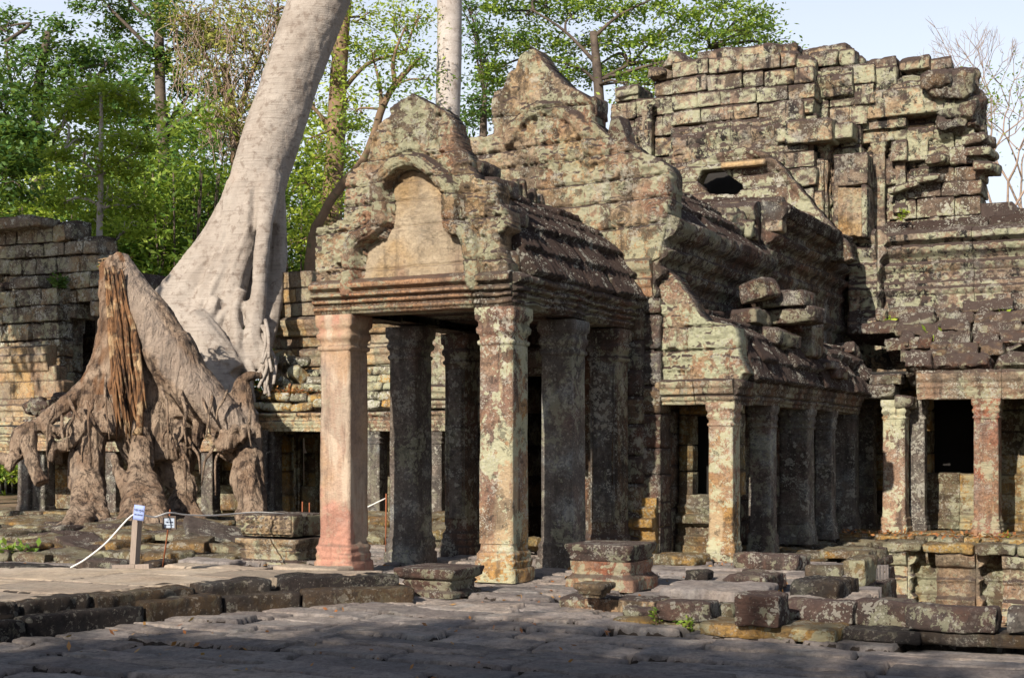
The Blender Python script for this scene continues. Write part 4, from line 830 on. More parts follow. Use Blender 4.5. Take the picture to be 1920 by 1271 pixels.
for (x, y, w_, h_) in ((1650, 735, .3, .13), (1590, 720, .32, .13), (1700, 755, .16, .12), (1665, 712, .28, .1), (1600, 700, .25, .1), (1560, 690, .25, .1)):
    a, b = pv(x, y, VW); block(mb, W(a, VW+.05, b), (w_, .3, h_), rotm(rg.gauss(0, .06), 0, rg.gauss(0, .04))@UVZ, r=.03, res=.04, amp=.03, tint=rg.random(), chip=.1, rng=rg)
mb.build('broken_lintel', M['dark'], wing)
# roof of slipped slabs
mb = MB(); rg = random.Random(17)
for r_ in range(6):
    v = 10.95+.45*r_; z = 2.82+.205*r_; u = .75
    while u < 8.6:
        l = rg.uniform(.4, 1.0); um = u+l/2; u += l
        if r_ in (0, 1, 2, 3) and 1.2 < um < 1.95 : continue
        if rg.random() < .06: continue
        B = rotm(rg.gauss(0, .05), rg.gauss(0, .04), .28+rg.gauss(0, .12))@UVZ
        block(mb, W(um, v+rg.gauss(0, .07), z+rg.gauss(0, .05)), (l/2-.01, .34, rg.uniform(.11, .17)), B, r=.035, res=.045, amp=.06, tint=rg.random(), chip=.14*rg.random(), rng=rg)
for k in range(60):
    u = rg.uniform(1.9, 8); r_ = rg.uniform(0, 5); block(mb, W(u, 10.9+.45*r_, 3.0+.2*r_), (rg.uniform(.07, .2), rg.uniform(.07, .18), rg.uniform(.05, .1)), rotm(rg.uniform(0, 3), rg.gauss(0, .3), rg.gauss(0, .3))@UVZ, r=.04, res=.05, amp=.05, tint=rg.random(), chip=.1, rng=rg)
mb.build('slab_roof', M['dark'], wing)
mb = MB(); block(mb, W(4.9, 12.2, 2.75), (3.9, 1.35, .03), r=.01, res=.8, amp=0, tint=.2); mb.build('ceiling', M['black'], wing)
# back wall of the gallery with windows
mb = MB()
masonry(mb, [(.9, 0), (8.6, 0), (8.6, 2.75), (.9, 2.75)], 12.25, 'v', .34, (.6, 1.1), .5, 88, .008, .02, .08, .012, holes=[[(2.32, 1.0), (3.3, 1.0), (3.3, 2.5), (2.32, 2.5)], [(4.6, 1.0), (5.6, 1.0), (5.6, 2.5), (4.6, 2.5)]], warp=.01, missing=0, cover=False)
PB = [(.12, 0), (.12, .12), (.06, .16), (.1, .26), (.03, .3), (.05, .38), (.02, .5), (.06, .62), (.02, .68), (.02, .8), (.07, .9), (.09, .97), (.02, 1.0)]
sweep_profile(mb, (1.9, 12.24), (8.5, 12.24), (0, -1), PB, .05, .015, [], (.9, 1.5), 89, back=.2)
mb.build('gallery_wall', M['moss'], wing)
mb = MB(); block(mb, W(3, 13.4, 1.4), (5.6, .05, 1.4), r=.01, res=1, amp=0, tint=0); mb.build('inner_wall', M['black'], wing)  # painted near-black as the shade behind the gallery windows
mb = MB(); masonry(mb, [(10.4, 0), (13, 0), (13, 2.8), (10.4, 2.8)], .98, 'u', .4, (.5, .9), .3, 90, .01, .02, .12, .015, warp=.01); mb.build('end_wall', M['dark'], wing)
# floor slabs of the gallery and its projecting steps
mb = MB(); rg = random.Random(19)
for v, z, a0 in ((10.35, -.06, .2), (10.9, -.03, .2), (9.85, -.16, 1.2)):
    u = a0
    while u < 9:
        l = rg.uniform(.7, 1.5); block(mb, W(u+l/2, v, z-.06), (l/2-.008, .29, .13), rotm(rg.gauss(0, .01), rg.gauss(0, .01), 0)@UVZ, r=.03, res=.05, amp=.025, tint=rg.random(), chip=.1*rg.random(), rng=rg); u += l
for v in (11.5, 12.0, 12.6): block(mb, W(5, v, -.12), (4.2, .3, .12), r=.02, res=.3, amp=.01)
mb.build('gallery_floor', M['moss'], wing)
# upper wall with its bands
mb = MB(); UP = [(.16, 3.75), (.16, 3.86), (.08, 3.9), (.08, 4.0), (.02, 4.04), (.02, 4.3), (.06, 4.34), (.1, 4.42), (.05, 4.47), (.07, 4.55), (.02, 4.58), (.02, 4.74), (.07, 4.79), (.12, 4.88), (.06, 4.95), (.12, 5.02), (.22, 5.1), (.26, 5.2), (.18, 5.25), (.3, 5.33), (.32, 5.44), (.1, 5.56)]
sweep_profile(mb, (.9, 13.35), (8.8, 13.35), (0, -1), [(o*1.2, z) for o, z in UP], .035, .02, [(4.06, 4.28, .33, .045), (4.35, 4.46, .16, .035), (4.6, 4.73, .2, .035), (4.82, 4.92, .13, .035), (5.1, 5.2, .2, .03)], (.7, 1.3), 91, back=.6)
uw = mb.build('upper_wall', M['stone_tower'], wing)
mb = MB(); a0 = pv(1592, 500, 13.0)[0]; a1 = pv(1646, 500, 13.0)[0]
sweep_profile(mb, (a0, 12.95), (a1, 12.95), (0, -1), [(o*.7, z) for o, z in UP], .03, .03, [(4.35, 4.46, .12, .02), (4.06, 4.28, .2, .02)], (9, 9.1), 92, back=.5)
sweep_profile(mb, (a1, 12.97), (a1, 13.4), (1, 0), [(o*.7, z) for o, z in UP], .04, .03, [], (9, 9.1), 93, back=.5); mb.build('corner_pier', M['stone_tower'], uw)
mb = MB(); rg = random.Random(6)
for r_ in range(3):
    u = 1.0
    while u < 8.8:
        l = rg.uniform(.5, .9); block(mb, W(u+l/2, 13.5+.4*r_, 5.56+.12*r_), (l/2, .3, .12), rotm(rg.gauss(0, .03), rg.gauss(0, .02), .2)@UVZ, r=.04, res=.07, amp=.04, tint=rg.random(), rng=rg); u += l
mb.build('upper_roof', M['roof'], wing)
mb = MB(); block(mb, W(3.8, 15.2, 2.7), (5.4, 1.3, 2.75), r=.1, res=1, amp=.02); mb.build('rear_mass', M['dark'], wing)

# retaining wall under the gallery, along the sunken court
ret = empty('moulded_retaining_wall', W(5, 9.5, -1.2), 'moulded retaining wall with projecting piers below the gallery, orange with lichen', 'retaining wall')
RP = [(.14, -1.25), (.14, -1.08), (.08, -1.03), (.12, -.94), (.03, -.88), (.03, -.68), (.08, -.63), (.03, -.58), (.03, -.44), (.1, -.4), (.14, -.32), (.14, -.22), (.06, -.18)]
mb = MB(); sweep_profile(mb, (2.0, 9.6), (9, 9.6), (0, -1), RP, .04, .04, [], (.6, 1.1), 95, back=.6); mb.build('retaining_face', M['moss'], ret)
for k, (x0, x1) in enumerate(((1560, 1612), (1640, 1702), (1756, 1830), (1880, 1960))):
    mb = MB(); a0, a1 = pv(x0, 1090, 9.25)[0], pv(x1, 1090, 9.25)[0]
    sweep_profile(mb, (a0, 9.25), (a1, 9.25), (0, -1), RP, .03, .035, [(-.86, -.7, .12, .02)], (9, 9.1), 96+k, back=.4); sweep_profile(mb, (a1, 9.27), (a1, 9.6), (1, 0), RP, .04, .03, [], (9, 9.1), 106+k, back=.3)
    mb.build('pier', M['carved'] if k != 2 else M['stone_pale'], ret)
mb = MB(); rg = random.Random(29)
u = 1.9
while u < 9.2:
    l = rg.uniform(.5, 1.2); block(mb, W(u+l/2, 9.4, -.13), (l/2-.01, .36, .09), rotm(rg.gauss(0, .02), rg.gauss(0, .02), rg.gauss(0, .02))@UVZ, r=.04, res=.05, amp=.035, tint=rg.random(), chip=.1, rng=rg); u += l
mb.build('coping', M['moss'], ret)
# left bank of the sunken court
bank = empty('stepped_bank_wall', W(2.1, 4, -1.2), 'dark stepped wall of eroded blocks dropping from the aisle into the court', 'retaining wall')
mb = MB()
for k_, (va, vb, ue) in enumerate(((-2.2, 1.05, 4.05), (.95, 4.05, 3.4), (3.95, 7.05, 2.8), (6.95, 9.6, 2.25))):
    masonry(mb, [(va, -1.3), (vb, -1.3), (vb, -.12), (va, -.12)], ue, 'u', .28, (.5, 1.0), .5, 111+k_, .06, .05, .055, .045, chip=.15)
mb.build('block_courses', M['dark'], bank)

# ------------------------------------------------------------------ gallery at the left, behind the tree
lg = empty('rear_gallery', W(-12, 12, 0), 'low gallery with deep shadowed openings behind the giant tree roots', 'gallery')
VL = 10.8
def ul(x, v=VL): return pv(x, 900, v)[0]
for x, w_, sd, mt in ((498, .2, 121, 'grey'), (512, .14, 127, 'grey'), (706, .17, 122, 'grey'), (822, .15, 123, 'grey')):
    column(lg, 'gallery_pillar', ul(x), VL, 1.82, w_, M[mt], seed=sd, capk=.7, z0=-.1)
LL = [(0, 1.8), (0, 1.87), (.03, 1.89), (.03, 1.94), (.05, 1.97), (.05, 2.02), (.02, 2.04), (.03, 2.1), (.08, 2.14), (.08, 2.2)]
mb = MB(); sweep_profile(mb, (ul(468), VL-.2), (ul(900), VL-.2), (0, -1), LL, .03, .012, [(1.95, 2.0, .07, .012), (2.1, 2.22, .45, .03)], (2.5, 3.2), 124, back=.4); mb.build('gallery_lintel', M['carved'], lg)
mb = MB(); rg = random.Random(31)
for r_ in range(6):
    v = 10.9+.45*r_; z = 2.26+.2*r_; u = ul(470)+r_*.05
    while u < ul(905):
        l = rg.uniform(.4, .85); um = u+l/2; u += l
        block(mb, W(um, v+rg.gauss(0, .02), z+rg.gauss(0, .02)), (l/2-.01, .27, .1), rotm(rg.gauss(0, .03), rg.gauss(0, .03), .38+rg.gauss(0, .05))@UVZ, r=.04, res=.06, amp=.035, tint=rg.random(), chip=.1*rg.random(), rng=rg)
for k in range(12):
    x = rg.uniform(462, 530); y = rg.uniform(660, 770); a, b = pv(x, y, 11.3); block(mb, W(a, 11.3+(770-y)/90*.9, b+.02), (rg.uniform(.12, .32), rg.uniform(.12, .25), rg.uniform(.1, .2)), rotm(rg.uniform(0, 3), rg.gauss(0, .4), rg.gauss(0, .4))@UVZ, r=.06, res=.06, amp=.06, tint=rg.random(), chip=.12, rng=rg)
mb.build('slab_roof', stone('lichened_roof_slab', base=(.26, .23, .17), alt=(.17, .145, .11), ochre=.35, red=0, lichen=.45, white=.7, crust=.55, streak=.5, topz=.75, green=.3), lg)
mb = MB(); masonry(mb, PT([(508, 700), (510, 520), (528, 512), (580, 516), (590, 540), (640, 545), (760, 560), (905, 560), (905, 705)], 12.9), 12.9, 'v', .34, (.4, .8), .6, 125, .02, .03, .06, .025)
sweep_profile(mb, (pv(520, 600, 12.85)[0], 12.85), (ul(905), 12.85), (0, -1), [(0, 4.0), (.05, 4.04), (.05, 4.12), (.1, 4.18), (.15, 4.28), (.15, 4.38), (.02, 4.44)], .04, .025, [], (.6, 1.0), 126, back=.2)
sweep_profile(mb, (pv(560, 600, 12.85)[0], 12.85), (ul(905), 12.85), (0, -1), [(0, 3.3), (.04, 3.36), (.04, 3.5), (.1, 3.56), (.1, 3.66), (.02, 3.7)], .04, .02, [], (.6, 1.0), 127, back=.2)
mb.build('upper_wall', M['stone_pale'], lg)
mb = MB(); masonry(mb, [(ul(-60), -.2), (ul(905), -.2), (ul(905), 2.3), (ul(-60), 2.3)], 12.5, 'v', .5, (.8, 1.3), .3, 128, .01, .02, .12, .01, warp=.01, holes=[[(ul(545, 12.5), -.2), (ul(570, 12.5), -.2), (ul(570, 12.5), 1.9), (ul(545, 12.5), 1.9)]]); mb.build('gallery_wall', M['moss'], lg)
mb = MB(); rg = random.Random(9)   # carved door surrounds glimpsed inside
for x in (583, 430, 715):
    mb = MB()
    a = ul(x, 12.4)
    for s_ in (-.34, -.24, .24, .34): block(mb, W(a+s_, 12.33, .85), (.04, .06, .85), r=.01, res=.06, amp=.01)
    block(mb, W(a, 12.33, 1.72), (.38, .06, .06), r=.01, res=.06, amp=.01); block(mb, W(a, 12.35, .3), (.22, .05, .3), r=.01, res=.06, amp=.02); mb.build('door_surround', M['moss'], lg)
mb = MB(); u = ul(-60)
while u < ul(905):
    l = rg.uniform(.8, 1.4); block(mb, W(u+l/2, 10.75, -.14), (l/2-.01, .5, .12), rotm(rg.gauss(0, .02), 0, rg.gauss(0, .02))@UVZ, r=.04, res=.08, amp=.03, tint=rg.random(), chip=.1, rng=rg); block(mb, W(u+l/2, 11.7, -.14), (l/2, .5, .1), r=.02, res=.3, amp=.01); u += l
mb.build('gallery_floor', M['moss'], lg)
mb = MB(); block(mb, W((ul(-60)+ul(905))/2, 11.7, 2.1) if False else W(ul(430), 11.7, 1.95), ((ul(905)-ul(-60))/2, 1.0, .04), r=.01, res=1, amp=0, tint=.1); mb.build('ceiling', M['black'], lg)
# lower lintels further left, pillars leaning under the roots
LL2 = [(o, z-.43) for o, z in LL]
mb = MB(); sweep_profile(mb, (ul(-40), VL-.2), (ul(470), VL-.2), (0, -1), LL2, .04, .012, [(1.52, 1.57, .07, .012), (1.66, 1.78, .28, .035)], (2.2, 3.2), 130, back=.4)
for k in range(3): sweep_profile(mb, (ul(-40), VL-.1+.4*k), (ul(470), VL-.1+.4*k), (0, -1), [(0, 1.78+.12*k), (.02, 1.95+.12*k)], .1, .03, [], (.5, .9), 131+k, back=.5)
l2 = mb.build('gallery_lintel', M['carved'], lg); l2['label'] = 'beaded lower lintel pressed down by the roots'
for x, lean, w_, sd, mt in ((52, (.02, 0), .17, 133, 'grey'), (82, (-.01, 0), .19, 134, 'grey'), (215, (0, 0), .15, 135, 'grey'), (395, (0, 0), .15, 136, 'grey')):
    column(lg, 'gallery_pillar', ul(x, VL+(.0 if x != 82 else .15)), VL+(.0 if x != 82 else .15), 1.38, w_, M[mt], seed=sd, lean=lean, cap=False, capk=.5, z0=-.1)

# ------------------------------------------------------------------ ruined pavilion at the far left
rw = empty('ruined_pavilion', W(-13.8, 13, 0), 'roofless shaded block pavilion with a dark breach in its wall, left of the tree', 'ruin')
VR = 12.6
def PR(pts, v=VR): return [pv(x, y, v) for x, y in pts]
mb = MB()
hole = PR([(118, 722), (122, 585), (150, 568), (200, 575), (235, 590), (235, 722)])
masonry(mb, PR([(-60, 860), (-60, 432), (60, 430), (64, 420), (70, 418), (100, 425), (186, 432), (184, 470), (196, 520), (240, 560), (240, 860)]), VR, 'v', .36, (.4, .8), .7, 141, .09, .04, .055, .06, holes=[hole], chip=.14, warp=.16)
masonry(mb, PR([(-60, 830), (-60, 560), (60, 520), (112, 560), (112, 830)], VR-.35), VR-.35, 'v', .36, (.5, .9), .5, 142, .08, .04, .055, .05, chip=.12, warp=.1)
pw = mb.build('block_wall', M['pavil'], rw)
mb = MB(); masonry(mb, PR([(-60, 870), (-60, 690), (100, 690), (118, 730), (118, 870)], VR-.6), VR-.6, 'v', .4, (.6, 1), .4, 143, .01, .02, .06, .012)
a0, a1 = ul(-60, VR-.6), ul(92, VR-.6); z1 = pv(40, 690, VR-.6)[1]
sweep_profile(mb, (a0, VR-.62), (a1, VR-.62), (0, -1), [(0, z1-.1), (.05, z1-.05), (.05, z1+.1), (.12, z1+.15), (.12, z1+.3), (.06, z1+.34), (.1, z1+.5), (.02, z1+.55)], .04, .02, [(z1+.15, z1+.3, .1, .02)], (.8, 1.2), 144, back=.3)
sweep_profile(mb, (a0, VR-.62), (a1, VR-.62), (0, -1), [(0, z1-1.3), (.04, z1-1.25), (.04, z1-1.1), (.1, z1-1.05), (.1, z1-.95), (.02, z1-.9)], .04, .02, [], (.8, 1.2), 145, back=.3)
pw = mb.build('moulded_lower_wall', M['stone_pale'], rw)
mb = MB()
for x0, x1, y0, y1 in ((-60, 70, 408, 432), (-60, 84, 412, 436)): 
    (p0, q0), (p1, q1) = pv(x0, y0, VR-.3), pv(x1, y1, VR-.3); block(mb, W((p0+p1)/2, VR-.1, (q0+q1)/2), (abs(p1-p0)/2, .4, .13), rotm(0, .02, 0)@UVZ, r=.05, res=.06, amp=.04)
mb.build('capstone', M['pavil'], rw)
mb = MB(); rg = random.Random(77)  # broken wall deep inside the breach
masonry(mb, PR([(110, 800), (110, 560), (260, 560), (260, 800)], VR+1.6), VR+1.6, 'v', .4, (.5, .9), .4, 146, .08, .06, .1, .04); mb.build('inner_wall', M['dark'], rw)
mb = MB(); block(mb, W(ul(120, VR+1), VR+.95, 5.6), (1.7, .9, .1), r=.02, res=.5, amp=.02); block(mb, W(ul(245, VR)+.25, VR+.9, 3.5), (.1, .9, 2.2), r=.02, res=.5, amp=.02); mb.build('vault_remnant', M['dark'], rw)
mb = MB(); rg = random.Random(78)
for k in range(22):
    x = rg.uniform(60, 125); y = rg.uniform(735, 800); a, b = pv(x, y, 11.6); block(mb, W(a, 11.7, b-.05), (rg.uniform(.12, .3), .25, rg.uniform(.08, .16)), rotm(rg.uniform(0, 3), rg.gauss(0, .25), rg.gauss(0, .25))@UVZ, r=.06, res=.06, amp=.05, tint=rg.random(), chip=.1, rng=rg)
mb.build('heaped_stone', M['dark'], rw)
# ------------------------------------------------------------------ the strangler fig and the cut stump
def remeshed(mb, voxel, seed, amp=.03, fine=.3):
    me = bpy.data.meshes.new('tmp'); v = np.concatenate(mb.V); fs = []
    for q in mb.Q: fs += q.tolist()
    fs += [f for f in mb.N]
    me.from_pydata(v.tolist(), [], fs); o = bpy.data.objects.new('tmp', me); C.objects.link(o)
    md = o.modifiers.new('r', 'REMESH'); md.mode = 'VOXEL'; md.voxel_size = voxel
    sm = o.modifiers.new('s', 'SMOOTH'); sm.factor = .5; sm.iterations = 1
    ev = o.evaluated_get(bpy.context.evaluated_depsgraph_get()).to_mesh()
    n = len(ev.vertices); co = np.zeros(n*3); ev.vertices.foreach_get('co', co); co = co.reshape(-1, 3); nn = np.zeros(n*3); ev.vertices.foreach_get('normal', nn); nn = nn.reshape(-1, 3)
    fc = np.zeros(len(ev.loops), int); ev.loops.foreach_get('vertex_index', fc); q = fc.reshape(-1, 4)
    bpy.data.objects.remove(o); bpy.data.meshes.remove(me)
    d = amp*(fbm(co*np.array([2.4, 2.4, 1.2]), seed, 4)+.35*vnoise(co*np.array([9, 9, 9]), seed+2))+amp*.12*vnoise(co*np.array([2, 2, 26]), seed+5)+amp*fine*vnoise(co*np.array([16, 16, 5]), seed+6)
    co = co+nn*d[:, None]; out = MB(); out.add(co, q, tint=np.clip(.3+.5*fbm(co*.8, seed+7, 3), 0, 1)); return out
ROPE = None; ND = 1
def R_(px, D): return px/2*D/F
def lim(mb, pts, seg=14, k=4, amp=.12):
    """pts: (x, y, D, width in picture px)"""
    P = [pd(x, y, D) for x, y, D, w in pts]; R = [R_(w, D) for x, y, D, w in pts]; tube(mb, P, R, seg, k, amp=amp)
    if ROPE and max(p[3] for p in pts) >= 20:     # ropey ridges that run along each root
        rr_ = ROPE; n = int(ND+max(R)*10)
        Q = smooth_pts(P, 3); RR = np.interp(np.linspace(0, 1, len(Q)), np.linspace(0, 1, len(R)), R)
        T = np.gradient(Q, axis=0); T /= np.linalg.norm(T, axis=1, keepdims=True); X_ = np.cross(T, np.array([.02, -1, .03])); X_ /= np.linalg.norm(X_, axis=1, keepdims=True); Y_ = np.cross(X_, T)
        Y_ *= np.sign(-(Y_[:, 1:2])+1e-9)
        for i in range(n):
            th = rr_.uniform(-1.35, 1.35); ph = rr_.uniform(0, 9); i0 = int(rr_.uniform(0, .4)*len(Q)); i1 = int(rr_.uniform(.6, 1)*len(Q))+1
            if i1-i0 < 3: continue
            s_ = np.arange(i0, i1); tt = th+.4*np.sin(s_*.45+ph)
            C_ = Q[s_]+(RR[s_]*.93)[:, None]*(np.sin(tt)[:, None]*X_[s_]+np.cos(tt)[:, None]*Y_[s_]); tube(mb, C_, RR[s_]*rr_.uniform(.11, .21), 6, 1, amp=.2, cap=True)
fig = empty('strangler_fig_tree', pd(440, 720, 30.5), 'huge leaning pale tree with buttressed roots gripping the gallery roof', 'tree')
mb = MB()
T0 = 32.6
lim(mb, [(760, -620, T0+1.2, 84), (700, -330, T0+1.1, 100), (618, -60, T0+.9, 112), (592, 20, T0+.8, 110), (548, 140, T0+.6, 106), (512, 250, T0+.4, 106), (484, 340, T0+.2, 106), (468, 410, T0+.1, 96)], 28, 4, .05)
ROPE = random.Random(99)
lim(mb, [(480, 345, T0, 72), (459, 430, T0-.35, 62), (446, 500, T0-.55, 50), (437, 560, T0-.75, 44), (430, 620, T0-.95, 42), (426, 690, T0-1.2, 50)], 18, 4, .06)
for k_, (x_, y_, w_) in enumerate(((292, 585, 46), (312, 605, 44), (338, 622, 44), (362, 640, 40), (388, 655, 40))):
    f_ = k_/4; lim(mb, [(470-4*k_, 345+10*k_, T0+.1-.1*f_, 86), (428+5*k_, 430+8*k_, T0-.05-.25*f_, 70), ((428+5*k_)*.45+x_*.55, (430+8*k_)*.45+y_*.55, T0-.2-.45*f_-(.12 if k_ % 2 else 0), 54), (x_, y_, T0-.6-.6*f_, w_), (x_-10+10*f_, y_+50, T0-1.0-.5*f_, 30)], 16, 4, .08)
lim(mb, [(502, 335, T0-.1, 56), (496, 420, T0-.65, 30), (488, 505, T0-.95, 26), (481, 590, T0-1.1, 30), (475, 640, T0-1.3, 36), (490, 685, T0-1.4, 30), (502, 702, T0-1.4, 14)], 14)
lim(mb, [(486, 400, T0+.5, 60), (478, 500, T0+.4, 54), (468, 600, T0+.1, 54)], 14)
lim(mb, [(512, 355, T0+.4, 46), (520, 450, T0+.5, 30), (518, 530, T0+.45, 32), (505, 610, T0+.1, 34), (490, 670, T0-.3, 34)], 14)
lim(mb, [(522, 380, T0+.9, 30), (530, 470, T0+1.0, 18), (528, 530, T0+1.0, 18)], 10)
lim(mb, [(425, 560, T0-.8, 30), (440, 620, T0-1.2, 22), (452, 670, T0-1.4, 26), (470, 700, T0-1.5, 20)], 10)
lim(mb, [(452, 545, T0-.9, 22), (440, 590, T0-1.2, 16), (446, 640, T0-1.4, 20), (430, 700, T0-1.6, 24), (452, 728, T0-1.8, 18)], 10)
lim(mb, [(404, 560, T0-1, 30), (392, 600, T0-1.2, 22), (395, 640, T0-1.3, 18)], 10)
rg = random.Random(4)
for i in range(26):
    x0 = rg.uniform(345, 480); y0 = rg.uniform(560, 620); x1 = x0+rg.uniform(-35, 20); x2 = x1+rg.uniform(-10, 35)
    lim(mb, [(x0, y0, T0-1.0, rg.uniform(10, 20)), (x1, y0+45, T0-1.25, rg.uniform(8, 14)), (x2, y0+100, T0-1.5, rg.uniform(8, 16)), (x2+rg.uniform(-25, 25), y0+140, T0-1.7, rg.uniform(7, 13))], 8)
lim(mb, [(330, 640, T0-1.4, 50), (380, 690, T0-1.6, 60), (430, 740, T0-2.0, 55), (470, 790, T0-2.4, 40)], 12)
lim(mb, [(360, 600, T0-1.2, 60), (400, 650, T0-1.5, 60), (440, 700, T0-1.6, 50)], 12)
m_ = remeshed(mb, .04, 5, .03, .1); m_.build('trunk', M['bark_fig'], fig)
ROPE_ = ROPE; ROPE = None; mb = MB()
for i in range(9):  # small rootlets over the stones
    x0 = rg.uniform(480, 505); y0 = rg.uniform(600, 680)
    lim(mb, [(x0, y0, T0-1.3, 8), (x0+rg.uniform(0, 18), y0+30, T0-1.7, 7), (x0+rg.uniform(-10, 20), y0+70, T0-2.0, 6)], 7, 3, .1)
mb.build('rootlet', M['bark_fig'], fig)
# loose loop root at the right
S0 = 28.0
stump = empty('cut_giant_stump', pd(260, 1040, 24), 'sawn-off giant stump split open, its knotted roots straddling the low gallery', 'tree stump')
mb = MB()
# sawn limb leaning to the upper left
ROPE = None
lim(mb, [(214, 492, S0-.1, 58), (240, 540, S0-.3, 74), (276, 598, S0-.5, 92), (312, 655, S0-.7, 98)], 24, 4, .04)
lim(mb, [(308, 645, S0-.7, 104), (318, 665, S0-.72, 108), (345, 708, S0-.8, 96), (388, 752, S0-.95, 84), (430, 788, S0-1.1, 62), (466, 826, S0-1.2, 36)], 24, 4, .05)
lim(mb, [(250, 600, S0, 110), (262, 680, S0-.2, 140), (272, 760, S0-.4, 150), (290, 830, S0-.6, 130), (300, 880, S0-.8, 90)], 26, 4, .08)
lim(mb, [(340, 700, S0-.2, 90), (340, 770, S0-.3, 110), (332, 830, S0-.5, 90), (330, 870, S0-.6, 70), (325, 900, S0-.7, 50)], 20, 4, .1)
ROPE = ROPE_; ND = 3
# left splintered wall of the stump
lim(mb, [(198, 500, S0-.3, 28), (204, 580, S0-.5, 34), (210, 680, S0-.7, 56), (205, 760, S0-.9, 70), (200, 820, S0-1.1, 60)], 14)
lim(mb, [(196, 600, S0-.5, 22), (192, 680, S0-.7, 46), (178, 760, S0-.9, 70), (165, 830, S0-1.2, 66), (162, 900, S0-1.5, 64), (164, 912, S0-1.6, 66)], 18, 4, .08)
# big left leg and foot
lim(mb, [(166, 905, S0-1.6, 58), (170, 930, S0-1.9, 56), (180, 960, S0-2.2, 50), (195, 985, S0-2.5, 40), (214, 1000, S0-2.6, 22)], 14)
lim(mb, [(160, 905, S0-1.6, 50), (150, 945, S0-2.2, 36), (138, 975, S0-2.8, 34), (118, 998, S0-3.4, 34), (98, 1012, S0-3.9, 26)], 14)
lim(mb, [(172, 930, S0-1.9, 34), (166, 965, S0-2.6, 26), (150, 995, S0-3.4, 26), (120, 1012, S0-4, 20)], 12)
# centre leg
lim(mb, [(262, 640, S0-.7, 18), (262, 720, S0-.9, 18), (262, 790, S0-1.2, 26), (266, 850, S0-1.5, 42), (262, 900, S0-1.9, 50), (262, 950, S0-2.5, 66), (250, 1000, S0-3.2, 66), (240, 1055, S0-3.8, 44)], 18, 4, .12)
lim(mb, [(275, 900, S0-1.8, 50), (290, 960, S0-2.6, 60), (296, 1010, S0-3.2, 50), (300, 1050, S0-3.7, 26)], 14, 4, .15)
lim(mb, [(262, 940, S0-2.4, 40), (235, 970, S0-2.9, 30), (214, 1005, S0-3.4, 26), (198, 1024, S0-3.7, 18)], 12)
lim(mb, [(246, 940, S0-2.2, 30), (232, 900, S0-2, 26), (220, 878, S0-1.9, 18), (214, 852, S0-1.9, 10)], 10)
# right leg with a hollow
lim(mb, [(318, 850, S0-.6, 66), (330, 890, S0-.8, 60), (348, 915, S0-1.0, 44), (340, 950, S0-1.4, 50), (330, 985, S0-1.8, 44), (345, 1010, S0-2.2, 24)], 16, 4, .15)
lim(mb, [(345, 930, S0-1.2, 40), (362, 960, S0-1.5, 30), (385, 985, S0-1.8, 22), (410, 995, S0-2, 14)], 10)
lim(mb, [(300, 960, S0-1.6, 34), (310, 985, S0-1.9, 30), (322, 1010, S0-2.3, 20)], 10)
# roots running left over the roof
for pts in ([(190, 700, S0-.8, 40), (140, 745, S0-1.1, 34), (90, 780, S0-1.4, 26), (48, 815, S0-1.6, 22), (30, 835, S0-1.7, 22)],
            [(200, 740, S0-.9, 40), (150, 790, S0-1.3, 34), (110, 812, S0-1.5, 24), (70, 800, S0-1.6, 22), (38, 812, S0-1.7, 22), (28, 850, S0-1.9, 20)],
            [(195, 760, S0-1, 36), (160, 800, S0-1.4, 24), (120, 838, S0-1.7, 22), (90, 830, S0-1.8, 18)],
            [(55, 810, S0-1.8, 30), (56, 845, S0-2.0, 28), (66, 880, S0-2.2, 26), (78, 905, S0-2.3, 25)],
            [(40, 850, S0-1.9, 20), (20, 862, S0-1.9, 20), (-8, 856, S0-1.9, 20)], [(26, 862, S0-1.9, 16), (14, 880, S0-2, 14)],
            [(95, 820, S0-1.7, 16), (98, 845, S0-1.9, 14), (92, 866, S0-2, 15)],
            [(175, 720, S0-.9, 26), (130, 760, S0-1.2, 20), (80, 800, S0-1.6, 18), (60, 800, S0-1.7, 16)]): lim(mb, pts, 12, 4, .16)
# roots at the right shoulder: the loop and the descending leg
for pts in ([(432, 800, S0-.7, 34), (440, 760, S0-.8, 26), (448, 722, S0-.8, 22), (466, 706, S0-.8, 18), (490, 704, S0-.6, 14)],
            [(455, 718, S0-.8, 22), (462, 760, S0-.9, 30), (470, 800, S0-1.0, 34), (468, 840, S0-1.2, 34), (460, 880, S0-1.5, 46), (470, 930, S0-1.8, 44), (478, 965, S0-2, 48), (490, 1000, S0-2.2, 40)],
            [(430, 790, S0-.7, 34), (438, 830, S0-1.1, 40), (432, 850, S0-1.4, 42)],
            [(300, 780, S0-.7, 30), (340, 770, S0-.9, 26), (390, 790, S0-.9, 26), (430, 800, S0-.8, 20)],
            [(455, 870, S0-1.4, 36), (445, 900, S0-1.6, 26), (462, 940, S0-1.8, 26), (455, 965, S0-2, 30), (462, 1000, S0-2.2, 26)],
            [(480, 800, S0-1.0, 22), (484, 850, S0-1.2, 18), (488, 900, S0-1.5, 16), (496, 960, S0-1.8, 12)]): lim(mb, pts, 14, 4, .14)
rg = random.Random(14)
for i in range(10):
    x0 = rg.uniform(330, 400); y0 = rg.uniform(785, 805); lim(mb, [(x0, y0, S0-1.0, 12), (x0+rg.uniform(-14, 10), y0+25, S0-1.2, rg.uniform(7, 12)), (x0+rg.uniform(-25, 12), y0+rg.uniform(40, 60), S0-1.4, 6)], 8)
m_ = remeshed(mb, .027, 8, .042)
